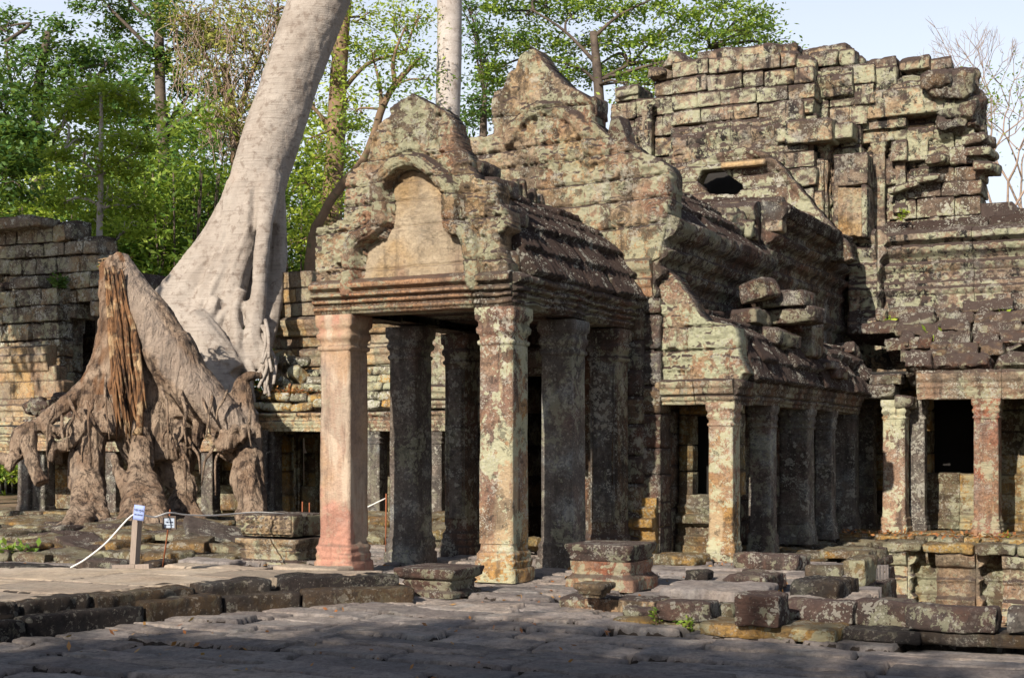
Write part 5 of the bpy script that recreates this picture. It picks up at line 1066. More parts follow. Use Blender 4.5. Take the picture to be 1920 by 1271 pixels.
LP_ = smooth_pts([pd(x, y, D) for x, y, D in ((230, 500, S0-.3), (262, 560, S0-.4), (300, 620, S0-.5), (345, 690, S0-.6), (385, 735, S0-.8), (440, 790, S0-1.0))], 4); vv_ = m_.V[0]
dl = np.min(np.linalg.norm(vv_[:, None, [0, 2]]-LP_[None][:, :, [0, 2]], axis=2), axis=1); m_.t[0] = m_.t[0]*np.clip(dl/.45-.5+.4*fbm(vv_*2.0, 77, 2), 0, 1)
vp_ = m_.V[0]; px_ = vp_[:, 0]/vp_[:, 1]*F+960; py_ = HY-(vp_[:, 2]-1.5)*F/vp_[:, 1]
m_.t[0] = np.where((px_ < 232+.1*(py_-500)+8*fbm(vp_*6, 3, 2)) & (py_ < 740) & (px_ > 150), np.clip(.75+.6*fbm(vp_*np.array([6, 6, 1]), 9, 2), 0, 1), m_.t[0])
m_.build('root_mass', M['bark_stump'], stump)
rg = random.Random(88)
for i in range(24):   # thin roots crawling over the big ones
    x0 = rg.choice((rg.uniform(60, 200), rg.uniform(280, 470))); y0 = rg.uniform(720, 860) if x0 > 280 else 690+(200-x0)*.75+rg.uniform(-8, 45); D0 = S0-1.35-(.5 if x0 < 200 else .15)
    mb = MB(); dx = rg.uniform(-20, 20); lim(mb, [(x0, y0, D0+.15, 5), (x0+dx*.4, y0+18, D0, rg.uniform(5, 9)), (x0+dx, y0+36, D0-.1, rg.uniform(4, 7)), (x0+dx*1.2+rg.uniform(-9, 9), y0+rg.uniform(40, 120), D0-.15, 3)], 6, 3, .2); mb.build('rootlet', M['bark_stump'], stump)
mb = MB()
lim(mb, [(450, 810, S0-1.2, 30), (425, 830, S0-1.5, 44), (422, 848, S0-1.6, 34)], 12); 
for (x, y, w_) in ((440, 806, 26), (455, 822, 22), (420, 812, 20), (432, 826, 26), (462, 806, 20)): lim(mb, [(x-5, y-4, S0-1.5, w_), (x+5, y+4, S0-1.6, w_)], 10)
k_ = remeshed(mb, .04, 18, .06); kn = k_.build('burl', M['bark_stump'], stump); kn['label'] = 'knobbly orange-brown burl on the right leg'
ROPE = None; mb = MB()
for i in range(46):
    t_ = rg.random(); x0 = 196+t_*34; x1 = 222+t_*48+rg.uniform(-8, 8); y0 = 502+rg.uniform(0, 110)*rg.random(); y1 = rg.uniform(740, 835)
    lim(mb, [(x0, y0, S0-.5-.25*t_+rg.uniform(-.08, .08), 3), (x0*.6+x1*.4+rg.uniform(-4, 4), (y0*.6+y1*.4), S0-.95+rg.uniform(-.1, .08), rg.uniform(5, 12)), (x0*.25+x1*.75+rg.uniform(-5, 5), y0*.25+y1*.75, S0-1.2+rg.uniform(-.1, .1), rg.uniform(4, 9)), (x1, y1, S0-1.25+rg.uniform(-.1, .1), 2)], 6, 3, .35)
lim(mb, [(212, 500, S0-.5, 8), (230, 560, S0-.8, 12), (252, 620, S0-1.0, 12), (262, 700, S0-1.2, 13), (262, 790, S0-1.35, 14), (258, 815, S0-1.5, 20)], 10, 4, .2)
mb.build('split_heartwood', M['rot'], stump)
mb = MB(); rg = random.Random(5)
for i in range(30):
    a_ = rg.uniform(0, 6.28); c = pd(214+rg.uniform(-24, 24), 492+rg.uniform(-6, 16), S0+.1+rg.uniform(-.3, .2)); tube(mb, [c, c+np.array([rg.gauss(0, .06), rg.gauss(0, .05), rg.uniform(.02, .12)]), c+np.array([rg.gauss(0, .14), rg.gauss(0, .1), rg.uniform(-.02, .1)])], [.03, .02, .005], 5, 2)
mb.build('ragged_rim', M['rot'], stump)
# ------------------------------------------------------------------ terrace at the left
def poly_keep(P):
    def f(X, Y): return inpoly(X, Y, P)
    return f
tz = .25
FL = [pg(x, y, 0) for x, y in ((-420, 1262), (0, 1200), (230, 1171), (480, 1143), (745, 1131))]; NB = np.array([-.63, .77, 0])
TP = [uv_of(p+NB*.42) for p in FL]+[uv_of(pg(x, y, tz)) for x, y in ((720, 1068), (350, 1064), (-420, 1064))]
ter = empty('stone_terrace', pg(300, 1090, 0), 'low two-stepped stone terrace with a smooth sunlit top and black worn edges with shade put into their colour', 'terrace')
us = [p[0] for p in TP]; vs_ = [p[1] for p in TP]
o = pavement('terrace_top', min(us)-.1, max(us)+.1, min(vs_)-.1, max(vs_)+.1, .03, 31, M['terr'], poly_keep(TP), zb=tz, amp=.3, rowh=(.7, 1.2), ln=(1.0, 2.2), skirt=.3)
me_v = np.zeros(len(o.data.vertices)*3, np.float32); o.data.vertices.foreach_get('co', me_v); me_v = me_v.reshape(-1, 3)-ORG[ter.name]; o.data.vertices.foreach_set('co', me_v.ravel()); o.parent = ter
def edge_row(name, pts, z0, z1, dep, ln, seed, mat, inset=0.0, lump=.03, label=None):
    rg = random.Random(seed); P = np.array([pg(x, y, 0) for x, y in pts]); mb = MB(); seg = np.linalg.norm(np.diff(P, axis=0), axis=1); cum = np.concatenate([[0], np.cumsum(seg)]); s = 0
    while s < cum[-1]-.05:
        l = rg.uniform(*ln); l = cum[-1]-s if cum[-1]-(s+l) < .3 else l
        a = np.array([np.interp(s+.006, cum, P[:, k]) for k in range(3)]); b = np.array([np.interp(s+l-.006, cum, P[:, k]) for k in range(3)]); d = (b-a)/np.linalg.norm(b-a); n = np.array([-d[1], d[0], 0])
        h = (z1-z0)/2*rg.uniform(.9, 1.08); c = (a+b)/2+n*(dep/2+inset+rg.gauss(0, .02))+Zv*(z0+h)
        block(mb, c, (np.linalg.norm(b-a)/2, dep/2, h), rotm(rg.gauss(0, .02), 0, rg.gauss(0, .012))@np.stack([d, n, Zv]), r=.028, res=.03, amp=lump*.7, tint=rg.random(), chip=.12*rg.random(), rng=rg, fr=2.2); s += l
    o = mb.build(name, mat, ter)
    if label: o['label'] = label
edge_row('lower_step', [(-420, 1262), (0, 1200), (230, 1171), (480, 1143), (780, 1132)], -.05, .165, .45, (.7, 1.3), 5, M['kerb'], label='long lower step of black worn blocks with shade put into their colour')
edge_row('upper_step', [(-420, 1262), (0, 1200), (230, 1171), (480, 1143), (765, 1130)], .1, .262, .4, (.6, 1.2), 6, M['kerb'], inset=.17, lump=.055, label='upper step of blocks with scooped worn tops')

# ------------------------------------------------------------------ loose stones, each its own thing
def stone_px(name, label, cat, x0, x1, yt, yb, z0, dep, mat, seed, yaw=0.0, r=.03, amp=.025, group=None, roll=0.0, res=.03, shape=None, chip=.1, fr=3.0):
    rg = random.Random(seed); D = (1.5-z0)*F/(yb-HY); w_ = ((x1-x0)/F*D-dep*(.1 if group or 'edge' in name else .4))/.9; h = max(.04, (yb-yt)*D/F-.0)
    p = pg((x0+x1)/2, yb, z0); c = p+V*(dep/2)+Zv*h/2; mb = MB()
    block(mb, c, (max(.05, w_/2), dep/2, h/2), rotm(yaw, 0, roll)@UVZ, r=r, res=res, amp=amp, tint=rg.random(), chip=chip, rng=rg, shape=shape, fr=fr)
    o = mb.build(name, M[mat] if isinstance(mat, str) else mat, None, loc=c-Zv*h/2); return set_tags(o, label, cat, group, 'thing')
def rtop(p, h): p = p.copy(); t = np.clip((p[:, 2]/h[2]+1)/2, 0, 1); p[:, 1] *= 1-.35*t**2; return p
G_ = 'fallen blocks edging the sunken court'
for a in [('fallen_block', 'square reddish block with a blue-green right face, standing in the row', 1372, 1462, 1113, 1178, .08, .34, 'kerbred', 1, .0, None),
          ('fallen_block', 'long round-topped block right of the square one, pale lichen near its end', 1464, 1598, 1125, 1172, .06, .3, 'kerbred', 2, .05, rtop),
          ('fallen_block', 'round-topped block in the row between two longer ones', 1594, 1704, 1124, 1176, .06, .3, 'kerbred', 3, .06, rtop),
          ('fallen_block', 'longest round-topped block marked with ring-shaped lichens', 1700, 1862, 1135, 1188, .08, .32, 'kerbred', 4, .02, rtop),
          ('fallen_block', 'rounded block capped with pale grey lichen at the right edge', 1888, 1985, 1138, 1192, .1, .3, 'grey', 5, .0, rtop),
          ('fallen_block', 'lichen-spotted block with green sprigs at its foot', 1222, 1330, 1126, 1168, .05, .32, 'kerbred', 6, -.08, None),
          ('fallen_block', 'small low block wedged between lichen-spotted and square ones', 1320, 1378, 1132, 1162, .05, .3, 'moss', 7, .1, None),
          ('fallen_block', 'small triangular brown block beside the pale slab', 1160, 1226, 1138, 1162, .03, .26, 'kerbred', 8, .1, None)]:
    nm, lb, x0, x1, yt, yb, z0, dp, mt, sd, yw, sh = a
    if mt == 'kerbred':
        if 'kerbred' not in M: M['kerbred'] = stone('lichened_fallen_stone', base=(.125, .08, .064), alt=(.075, .05, .043), ochre=.0, red=.1, redcol=(.16, .08, .06), lichen=.27, white=.3, crust=.7, streak=.5, topz=.45, crustcol=(.05, .034, .03))
    stone_px(nm, lb, 'stone block', x0, x1, yt, yb, z0, dp, mt, sd, yw, shape=sh, group=G_)
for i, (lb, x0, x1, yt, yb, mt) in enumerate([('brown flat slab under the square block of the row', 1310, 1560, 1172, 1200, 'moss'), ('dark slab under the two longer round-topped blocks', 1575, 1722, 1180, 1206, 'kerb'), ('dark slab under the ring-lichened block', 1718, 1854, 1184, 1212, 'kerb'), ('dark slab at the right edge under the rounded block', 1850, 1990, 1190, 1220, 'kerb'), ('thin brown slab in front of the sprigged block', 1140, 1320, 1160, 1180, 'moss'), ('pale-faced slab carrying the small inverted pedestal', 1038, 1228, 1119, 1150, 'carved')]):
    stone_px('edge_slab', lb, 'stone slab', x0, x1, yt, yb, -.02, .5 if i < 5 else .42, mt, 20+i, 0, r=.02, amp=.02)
for i, (lb, x0, x1, yt, yb, z0, dp, mt) in enumerate([
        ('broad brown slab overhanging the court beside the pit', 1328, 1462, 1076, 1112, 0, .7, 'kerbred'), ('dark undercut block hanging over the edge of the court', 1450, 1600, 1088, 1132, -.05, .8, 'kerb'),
        ('brown block with black right end below the aisle pillars', 1362, 1512, 1038, 1070, 0, .5, 'kerbred'), ('low worn slab behind the undercut block', 1495, 1590, 1060, 1086, -.02, .5, 'moss'),
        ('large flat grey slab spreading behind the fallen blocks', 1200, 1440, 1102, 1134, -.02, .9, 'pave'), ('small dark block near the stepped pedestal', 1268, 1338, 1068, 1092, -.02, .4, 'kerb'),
        ('mossy slab at the foot of the lichened aisle pillar', 1200, 1320, 1040, 1062, -.03, .5, 'moss'), ('thin mossy slab in the bay beside the aisle pillar', 1215, 1310, 1018, 1036, .0, .5, 'moss'),
        ('broken block with carved edge jutting over the pit', 1560, 1640, 1046, 1100, -.1, .6, 'moss'), ('weathered stub of stone standing in the court corner', 1600, 1650, 1062, 1130, -.6, .5, 'dark'),
        ('orange mossy slab behind the carved broken block', 1520, 1640, 1030, 1050, -.05, .6, 'moss')]):
    stone_px('tumbled_slab', lb, 'stone slab', x0, x1, yt, yb, z0, dp, mt, 40+i, random.Random(i).gauss(0, .06), r=.035, amp=.035)
def pedestal(label, x, yb, z0, s, levels, mats, seed, cat='pedestal', name='moulded_pedestal', du=0):
    p = pg(x, yb, z0); uu, vv = uv_of(p); vv += s*.8
    e = empty(name, W(uu, vv, z0), label, cat)
    for k, (nm, lv, mt, w_) in enumerate(levels):
        mb = MB(); ring_sweep(mb, uu, vv, [(z0+a, b*s) for a, b in lv], 12, .02, .022, seed+k, rc=.02); mb.build(nm, M[mt], e)
    return e, uu, vv
e, uu, vv = pedestal('tall square pedestal with a carved top block and moulded base beside the rope', 508, 1060, -.02, .42, [('moulded_base', [(0, 1.12), (.06, 1.12), (.08, 1.0), (.16, 1.0), (.18, 1.06), (.22, 1.0), (.25, 1.06), (.3, 1.13), (.345, 1.12)], 'carved', 1)], None, 71)
mb = MB(); s = .40
block(mb, W(uu-.02, vv, .345+.145), (s, s, .145), r=.02, res=.04, amp=.015); cb = mb.build('carved_top_block', M['carved'], e)
mb = MB()
def dfr(X, Z): return .045*np.abs(np.sin(X*math.pi/.075))*(np.abs(Z-.5) < .09)*(.6+.4*np.sin(Z*60))+.03*leafage(X, Z, 9, 2.0)+.012
relief(mb, [(uu-.02-s+.01, .37), (uu-.02+s-.01, .37), (uu-.02+s-.01, .63), (uu-.02-s+.01, .63)], vv-s-.012, .05, .011, dfr, 74, ragged=.005); mb.build('carved_frieze', M['carved'], cb)
pedestal('flat-topped pedestal with black shaded side between terrace and porch corner', 800, 1119, 0, .31, [('moulded_base', [(0, 1.0), (.05, 1.0), (.07, .85), (.12, .85), (.14, .92), (.17, .86)], 'kerbred', 1), ('top_slab', [(.172, .9), (.2, 1.05), (.27, 1.1), (.285, 1.08)], 'kerbred', 1)], None, 81)
pedestal('stepped pedestal with scalloped top slab right of the porch corner column', 1128, 1106, 0, .345, [('moulded_base', [(0, 1.12), (.12, 1.08), (.17, .95), (.2, .95), (.22, .98), (.3, .98)], 'stone_red', 1), ('top_slab', [(.302, .92), (.33, 1.0), (.35, .96), (.4, 1.04), (.455, 1.1), (.475, 1.08)], 'kerbred', 1)], None, 85)
pedestal('small inverted pedestal tapering downward on a pale slab', 1105, 1121, .145, .14, [('tapered_body', [(0, .6), (.03, .62), (.035, .8), (.06, .82), (.085, 1.05), (.12, 1.08), (.13, 1.0)], 'moss', 1)], None, 89)

# heap of slabs between roots and terrace
protos = []
for k, (w_, d_, h_) in enumerate(((.5, .3, .07), (.38, .3, .09), (.62, .32, .06), (.28, .24, .1), (.42, .36, .08), (.2, .16, .08))):
    mb = MB(); rg = random.Random(k+500); block(mb, np.array([0, 0, h_]), (w_, d_, h_), np.eye(3), r=.035, res=.045, amp=.045, tint=.5, chip=.14, rng=rg, fr=2.2)
    protos.append((mb, w_, d_, h_))
GR = 'tumbled slabs between the tree roots and the terrace'
rg = random.Random(55); first = {}
def put_slab(k, x, y, z, yaw, tilt, mt, lb):
    key = (k, mt)
    p = pg(x, y, 0); p[2] = z
    if key not in first:
        mb = protos[k][0]; o = mb.build('loose_slab', M[mt], None, loc=(0, 0, 0)); first[key] = o
    else:
        o = first[key].copy(); C.objects.link(o)
    o.location = tuple(p); o.rotation_euler = (tilt[0], tilt[1], yaw); set_tags(o, lb, 'stone slab', GR if lb == LBS else 'mossy slabs beyond the porch columns', 'thing')
LBS = 'worn mossy slab lying in the tumbled heap between the roots and the terrace'
for row, (y, z, n, xa, xb) in enumerate(((1052, -.06, 9, -20, 425), (1040, .02, 9, 0, 430), (1026, .06, 8, -10, 430), (1014, .08, 8, 20, 430), (1002, .0, 8, -20, 520), (990, .0, 7, 0, 600))):
    for i in range(n):
        x = xa+(xb-xa)*(i+rg.uniform(.2, .8))/n; put_slab(rg.randrange(5), x, y+rg.uniform(-3, 3), z+rg.uniform(-.03, .05), -A27+rg.gauss(0, .25), (rg.gauss(0, .07), rg.gauss(0, .07)), rg.choice(('moss', 'moss', 'dark')), LBS)
put_slab(4, 400, 1036, .2, .3, (.25, .2), 'grey', LBS); put_slab(0, 362, 1032, .16, -.5, (.1, -.05), 'moss', LBS)
for x, y in ((610, 1010), (585, 1030), (700, 1000), (705, 1020), (830, 1010), (715, 985), (820, 985), (1010, 1000), (1000, 1040)): put_slab(rg.choice((1, 3, 4)), x, y, rg.uniform(-.02, .08), rg.uniform(-1, 1), (rg.gauss(0, .1), rg.gauss(0, .1)), 'moss', 'mossy slab lying on the court floor beyond the porch columns')
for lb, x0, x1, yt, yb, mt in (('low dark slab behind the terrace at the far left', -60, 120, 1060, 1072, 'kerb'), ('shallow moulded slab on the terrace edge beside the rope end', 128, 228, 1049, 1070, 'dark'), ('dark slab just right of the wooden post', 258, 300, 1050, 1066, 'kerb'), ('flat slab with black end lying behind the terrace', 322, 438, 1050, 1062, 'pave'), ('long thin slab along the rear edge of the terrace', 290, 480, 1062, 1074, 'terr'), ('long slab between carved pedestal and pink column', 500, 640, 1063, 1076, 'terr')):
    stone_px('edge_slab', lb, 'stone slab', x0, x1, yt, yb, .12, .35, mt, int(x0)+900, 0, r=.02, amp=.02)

# ------------------------------------------------------------------ rope barrier and signs
def beam(mb, a, b, w_, B=None):
    a = np.array(a, float); b = np.array(b, float); c = (a+b)/2; z = (b-a)/np.linalg.norm(b-a); x = np.cross([0.45, .89, 0], z); x /= np.linalg.norm(x); y = np.cross(z, x)
    g, q = cubegrid(1, 1, 6); mb.add((g*np.array([w_/2, w_/2, np.linalg.norm(b-a)/2]))@np.stack([x, y, z])+c, q)
post = empty('wooden_post', pd(256, 1064, 14.7), 'square pale timber post on crossed feet carrying the rope', 'post')
mb = MB(); beam(mb, pd(252, 1062, 14.7), pd(259, 950, 14.7), .072); mb.build('shaft', M['wood'], post, smooth=False)
mb = MB(); beam(mb, pd(212, 1064, 14.62), pd(254, 1063, 14.6), .06); mb.build('foot', M['wood'], post, smooth=False); mb = MB(); beam(mb, pd(256, 1063, 14.55), pd(282, 1062, 14.5), .06); mb.build('foot', M['wood'], post, smooth=False)
def panel(o_name, name, pc, w_, h_, th, yaw, roll, mat, parent=None, label=None, cat=None):
    from mathutils import Euler
    B = np.array(Euler((0, roll, 0)).to_matrix()).T@rotm(yaw).T if False else None
    cy, sy = math.cos(yaw), math.sin(yaw); X = np.array([cy, sy, 0]); Y_ = np.array([-sy, cy, 0]); cr, sr = math.cos(roll), math.sin(roll); X2 = X*cr+Zv*sr; Z2 = -X*sr+Zv*cr
    return X2, Y_, Z2
def text_mesh(body, size, c, X, Y_, Z2, mat, parent, bold=0.0):
    cu = bpy.data.curves.new('lettering', 'FONT'); cu.body = body; cu.size = size; cu.align_x = 'CENTER'; cu.align_y = 'CENTER'; cu.extrude = .0008; cu.offset = bold
    o = bpy.data.objects.new('lettering', cu); C.objects.link(o)
    me = bpy.data.meshes.new_from_object(o.evaluated_get(bpy.context.evaluated_depsgraph_get())); bpy.data.objects.remove(o)
    n = len(me.vertices)
    if n == 0: return
    co = np.zeros(n*3, np.float32); me.vertices.foreach_get('co', co); co = co.reshape(-1, 3); w = np.asarray(c)+co[:, :1]*X+co[:, 1:2]*Z2-co[:, 2:3]*Y_
    me.vertices.foreach_set('co', (w-ORG[parent.name]).astype(np.float32).ravel()); me.materials.clear(); me.materials.append(mat); o = bpy.data.objects.new('lettering', me); C.objects.link(o); o.parent = parent
c = pd(260.5, 961, 14.58); X, Y_, Z2 = panel(0, 0, 0, 0, 0, 0, -.3, -.12, 0)
mb = MB(); block(mb, c, (.062, .002, .078), np.stack([X, Y_, Z2]), r=.001, res=.03, amp=.0)
ps = mb.build('paper_notice', M['paper'], None, loc=c); set_tags(ps, 'tilted bluish paper notice pinned to the top of the timber post', 'notice')
text_mesh('ហាមចូល', .034, c-Y_*.004+Z2*.025, X, Y_, Z2, M['ink'], ps, .0008); text_mesh('NO ENTRY', .02, c-Y_*.004-Z2*.022, X, Y_, Z2, M['ink'], ps, .0008)
D_ = 15.0; c = pd(317.5, 979.5, D_); X, Y_, Z2 = panel(0, 0, 0, 0, 0, 0, -.25, 0.02, 0)
sg = empty('framed_sign', c, 'small framed white notice hanging on the rope in front of the roots', 'sign'); B = np.stack([X, Y_, Z2])
mb = MB(); block(mb, c+Y_*.008, (.066, .004, .055), B, r=.001, res=.05, amp=0); mb.build('sheet', M['paper2'], sg, smooth=False)
mb = MB()
for s_ in (-1, 1): block(mb, c+X*s_*.072, (.009, .012, .072), B, r=.002, res=.05, amp=0); block(mb, c+Z2*s_*.063, (.063, .011, .009), B, r=.002, res=.05, amp=0)
mb.build('frame', M['wood_dark'], sg, smooth=False)
text_mesh('ប្រាសាទ', .014, c-Y_*.001+Z2*.033, X, Y_, Z2, M['ink'], sg); text_mesh('ហាមចូល', .026, c-Y_*.001+Z2*.006, X, Y_, Z2, M['ink'], sg, .0008); text_mesh('Do Not Enter', .016, c-Y_*.001-Z2*.024, X, Y_, Z2, M['ink'], sg)
def stake(pts, lb, r=.009):
    mb = MB(); tube(mb, [pd(*p) for p in pts], [r, r], 6, 2); set_tags(mb.build('iron_stake', M['rust'], None, loc=pd(*pts[0])), lb, 'stake')
stake([(305, 1062, 15.3), (314, 1000, 15.2), (319, 955, 15.1)], 'leaning rusty iron stake behind the framed sign')
stake([(566, 1062, 18.6), (567, 940, 18.6)], 'thin rusty stake behind the carved pedestal'); stake([(580, 1050, 19), (580, 942, 19)], 'second rusty stake, just left of the pink column')
stake([(723, 1046, 18.8), (724, 925, 18.8)], 'rusty stake standing between pink column and shaded one', .011)
mb = MB(); rp = [(132, 1064, 14.4), (160, 1048, 14.45), (200, 1016, 14.52), (246, 967, 14.66), (270, 966, 14.72), (290, 969, 14.78), (318, 961, 15.05), (350, 965, 15.6), (400, 966, 16.3), (440, 963, 17.2), (480, 960, 17.6), (520, 962, 17.9), (566, 967, 18.55), (600, 969, 18.7), (660, 962, 18.8), (723, 934, 18.82)]
tube(mb, [pd(*p) for p in rp], [.009, .009], 8, 5); set_tags(mb.build('barrier_rope', M['rope'], None, loc=pd(*rp[0])), 'white rope slung between post, stakes and carved pedestal', 'rope')

# ------------------------------------------------------------------ small plants, dead leaves
def leafcloud(mb, cen, size, seed, n=1, up=.3, droop=0.0, wid=.45, tmin=0.0, tmax=1.0):
    r = np.random.default_rng(seed); cen = np.asarray(cen); N = len(cen)
    d = r.normal(size=(N, 3)); d[:, 2] = d[:, 2]*.5+up-droop; d /= np.linalg.norm(d, axis=1, keepdims=True)
    s = np.cross(d, r.normal(size=(N, 3))*.6+np.array([0, 0, 1.0])); s /= np.maximum(np.linalg.norm(s, axis=1, keepdims=True), 1e-6)
    L = size*r.uniform(.6, 1.3, (N, 1)); v = np.stack([cen, cen+d*L*.5+s*L*wid*.5, cen+d*L, cen+d*L*.5-s*L*wid*.5], 1).reshape(-1, 3)
    mb.add(v, np.arange(N*4).reshape(-1, 4), tint=np.repeat(r.uniform(tmin, tmax, N), 4))
def plant(lb, p, n, size, mat, spread=.12, h=.2, seed=0, stems=5):
    p = np.asarray(p); e = empty('small_plant', p, lb, 'plant'); mb = MB(); ml = MB(); rg = random.Random(seed); cs = []
    for k in range(stems):
        a = rg.uniform(0, 6.28); q = p+np.array([math.cos(a)*spread*rg.random(), math.sin(a)*spread*rg.random(), h*rg.uniform(.5, 1.1)]); m_ = (p+q)/2+np.array([0, 0, h*.15]); tube(mb, [p, m_, q], [.004, .002], 4, 3)
        for j in range(n//stems): t = rg.uniform(.3, 1.05); cs.append(p+(q-p)*t+np.array([rg.gauss(0, .02), rg.gauss(0, .02), rg.gauss(0, .02)]))
    leafcloud(ml, cs, size, seed); mb.build('stem', M['bark_brown'], e); ml.build('foliage', M[mat], e)
a, b = pv(1765, 665, 11.9); plant('bright fern tuft on the slab roof, left of two', W(a, 11.7, b), 60, .13, 'leaf_lime', .2, .42, 1, 7)
a, b = pv(1872, 612, 12.9); plant('bright green tuft on the slab roof near the upper wall', W(a, 12.7, b), 70, .16, 'leaf_lime', .25, .2, 2, 9)
a, b = pv(1692, 412, 13.0); plant('tiny lime sprig on the dark half gable', W(a, 13.0, b), 30, .1, 'leaf_lime', .12, .12, 3, 5)
a, b = pv(1672, 610, 12.6); plant('small sprig at the left end of the slab roof', W(a, 12.5, b), 30, .12, 'leaf_lime', .15, .15, 4, 5)
plant('green sprigs at the foot of the lichen-spotted block', pg(1232, 1176, 0), 60, .05, 'leaf_mid', .06, .15, 5, 6); plant('green sprigs beside the small wedged block', pg(1288, 1180, 0), 60, .05, 'leaf_mid', .08, .1, 6, 6)
plant('dark green fern among the slabs at the far left', pg(18, 1052, 0), 120, .12, 'leaf_mid', .4, .2, 7, 10); a, b = pv(118, 545, 12.5); plant('dark bushy plant rooted in the shaded pavilion wall', W(a, 12.4, b), 220, .13, 'leaf_dark', .35, .35, 8, 10)
plant('yellow grass blades on the rim of the cut stump', pd(203, 515, S0-.1), 60, .16, 'leaf_lime', .22, .22, 9, 8)
a, b = pv(1888, 1000, 10.4); plant('seedling at the foot of the reddish gallery pillar', W(a, 10.3, .02), 26, .08, 'leaf_lime', .08, .08, 10, 4)
rg = np.random.default_rng(3); N = 1100; pu_ = rg.uniform(-7, 6, N); pv_ = rg.uniform(-6.5, 3.5, N); k_ = pu_ < 3.9; c = WA(np.stack([pu_[k_], pv_[k_], np.full(k_.sum(), .012)], 1))
sel = fbm(c*.7, 5, 2) > -.05; c = c[sel]; mb = MB(); leafcloud(mb, c, .06, 4, up=.05)
c2 = []; r2 = random.Random(7)
for _ in range(420): # drifts on the rear roof and the right-hand steps
    x = r2.gauss(545, 30); y = r2.gauss(747, 5); a, b = pv(x, y, 11.4); c2.append(W(a, 11.15+r2.uniform(0, .25), b+.12))
for _ in range(500): c2.append(W(r2.uniform(1, 8), r2.uniform(9.4, 10.6), .03+r2.random()*.02))
leafcloud(mb, c2, .09, 5, up=.1)
set_tags(mb.build('fallen_leaves', M['litter'], None, loc=(0, 14, 0)), 'scattered small orange-brown dead leaves on paving and ledges', 'leaf litter', kind='stuff')
# ------------------------------------------------------------------ trees
def crown_pts(clumps, dens, seed, flat=.75, sub=.42):
    r = np.random.default_rng(seed); out = []
    for (c, R) in clumps:
        ns = max(8, int(20*R*R)); d = r.normal(size=(ns, 3)); d /= np.linalg.norm(d, axis=1, keepdims=True); rad = R*r.uniform(.35, 1.0, (ns, 1))**.6
        sc = c+d*rad*np.array([1, 1, flat]); m = int(dens)
        p = sc[:, None, :]+r.normal(size=(ns, m, 3))*np.array([sub, sub, sub*.45])*r.uniform(.5, 1.2, (ns, 1, 1)); out.append(p.reshape(-1, 3))
    return np.concatenate(out)
def tree(name, label, cat, base, trunk, limbs, clumps, bark, leaf, dens=45, size=.15, seed=1, group=None, flat=.75, sub=.42, tmin=0., tmax=1., twigs=True, hang=0):
    e = empty(name, base, label, cat, group); mb = MB(); rg = random.Random(seed)
    if trunk: tube(mb, [t[0] for t in trunk], [t[1] for t in trunk], 12, 4, amp=.12)
    for pts, r0, r1 in limbs: tube(mb, pts, np.linspace(r0, r1, 5), 8, 4, amp=.15)
    allp = [np.array(t[0]) for t in trunk]+[np.array(p) for l in limbs for p in l[0]]
    if twigs:
        for (c, R) in clumps:
            a = min(allp, key=lambda p: np.linalg.norm(p-c)+(.6*max(0, p[2]-c[2]))); L = np.linalg.norm(c-a)
            m = (a+c)/2+np.array([rg.gauss(0, .12), rg.gauss(0, .12), .08])*L; rr = .022+.016*L; tube(mb, [a, m, c], [rr, rr*.4], 6, 4)
            for k in range(int(4+5*R)):
                d = np.array([rg.gauss(0, 1), rg.gauss(0, 1), rg.gauss(.1, .7)]); d *= R*rg.uniform(.6, 1)/np.linalg.norm(d); s = a+(c-a)*rg.uniform(.6, 1); tube(mb, [s, s+(c+d-s)*.5+np.array([0, 0, .1]), c+d], [rr*.35, .008], 4, 3, cap=False)
    mb.build('trunk', M[bark], e)
    if clumps and leaf:
        ml = MB(); P = crown_pts(clumps, dens, seed, flat, sub); leafcloud(ml, P, size*1.15, seed, droop=.35, wid=.5, tmin=tmin, tmax=tmax)
        ml.build('crown', M[leaf], e)
    if hang:
        mh = MB()
        for k in range(hang):
            c, R = rg.choice(clumps); p = c+np.array([rg.gauss(0, R*.6), rg.gauss(0, R*.4), rg.uniform(-R, R)*.6]); L = rg.uniform(.4, 1.6); q = p+np.array([rg.gauss(0, .25), rg.gauss(0, .2), -L]); tube(mh, [p, (p+q)/2+np.array([rg.gauss(0, .2), rg.gauss(0, .1), 0]), q], [.018, .008], 4, 3, cap=False)
        mh.build('hanging_twigs', M['bark_twig'], e)
    return e
def CL(lst, D, seed=0, dj=1.0):
    rg = random.Random(seed); return [(pd(x, y, D+rg.gauss(0, dj)), r/F*D) for x, y, r in lst]
def TR(pts, D): return [(pd(x, y, D), w/2/F*D) for x, y, w in pts]
def LM(lst, D, r0, r1): return [([pd(x, y, D+dd) for x, y, dd in l], r0*.65, r1*.8) for l in lst]
gz = lambda x, D: np.array([(x-960)/F*D, D, -.16])
tree('broadleaf_tree', 'dark green tree with glossy leaves at the left edge of the view', 'tree', gz(-40, 40), TR([(-40, 960, 40), (-30, 500, 34), (-10, 300, 22)], 40), [], CL([(-10, 190, 55), (20, 235, 60), (-10, 290, 70), (40, 300, 50), (10, 345, 45), (50, 250, 30)], 40, 1), 'bark_dark', 'leaf_dark', 60, .2, 1)
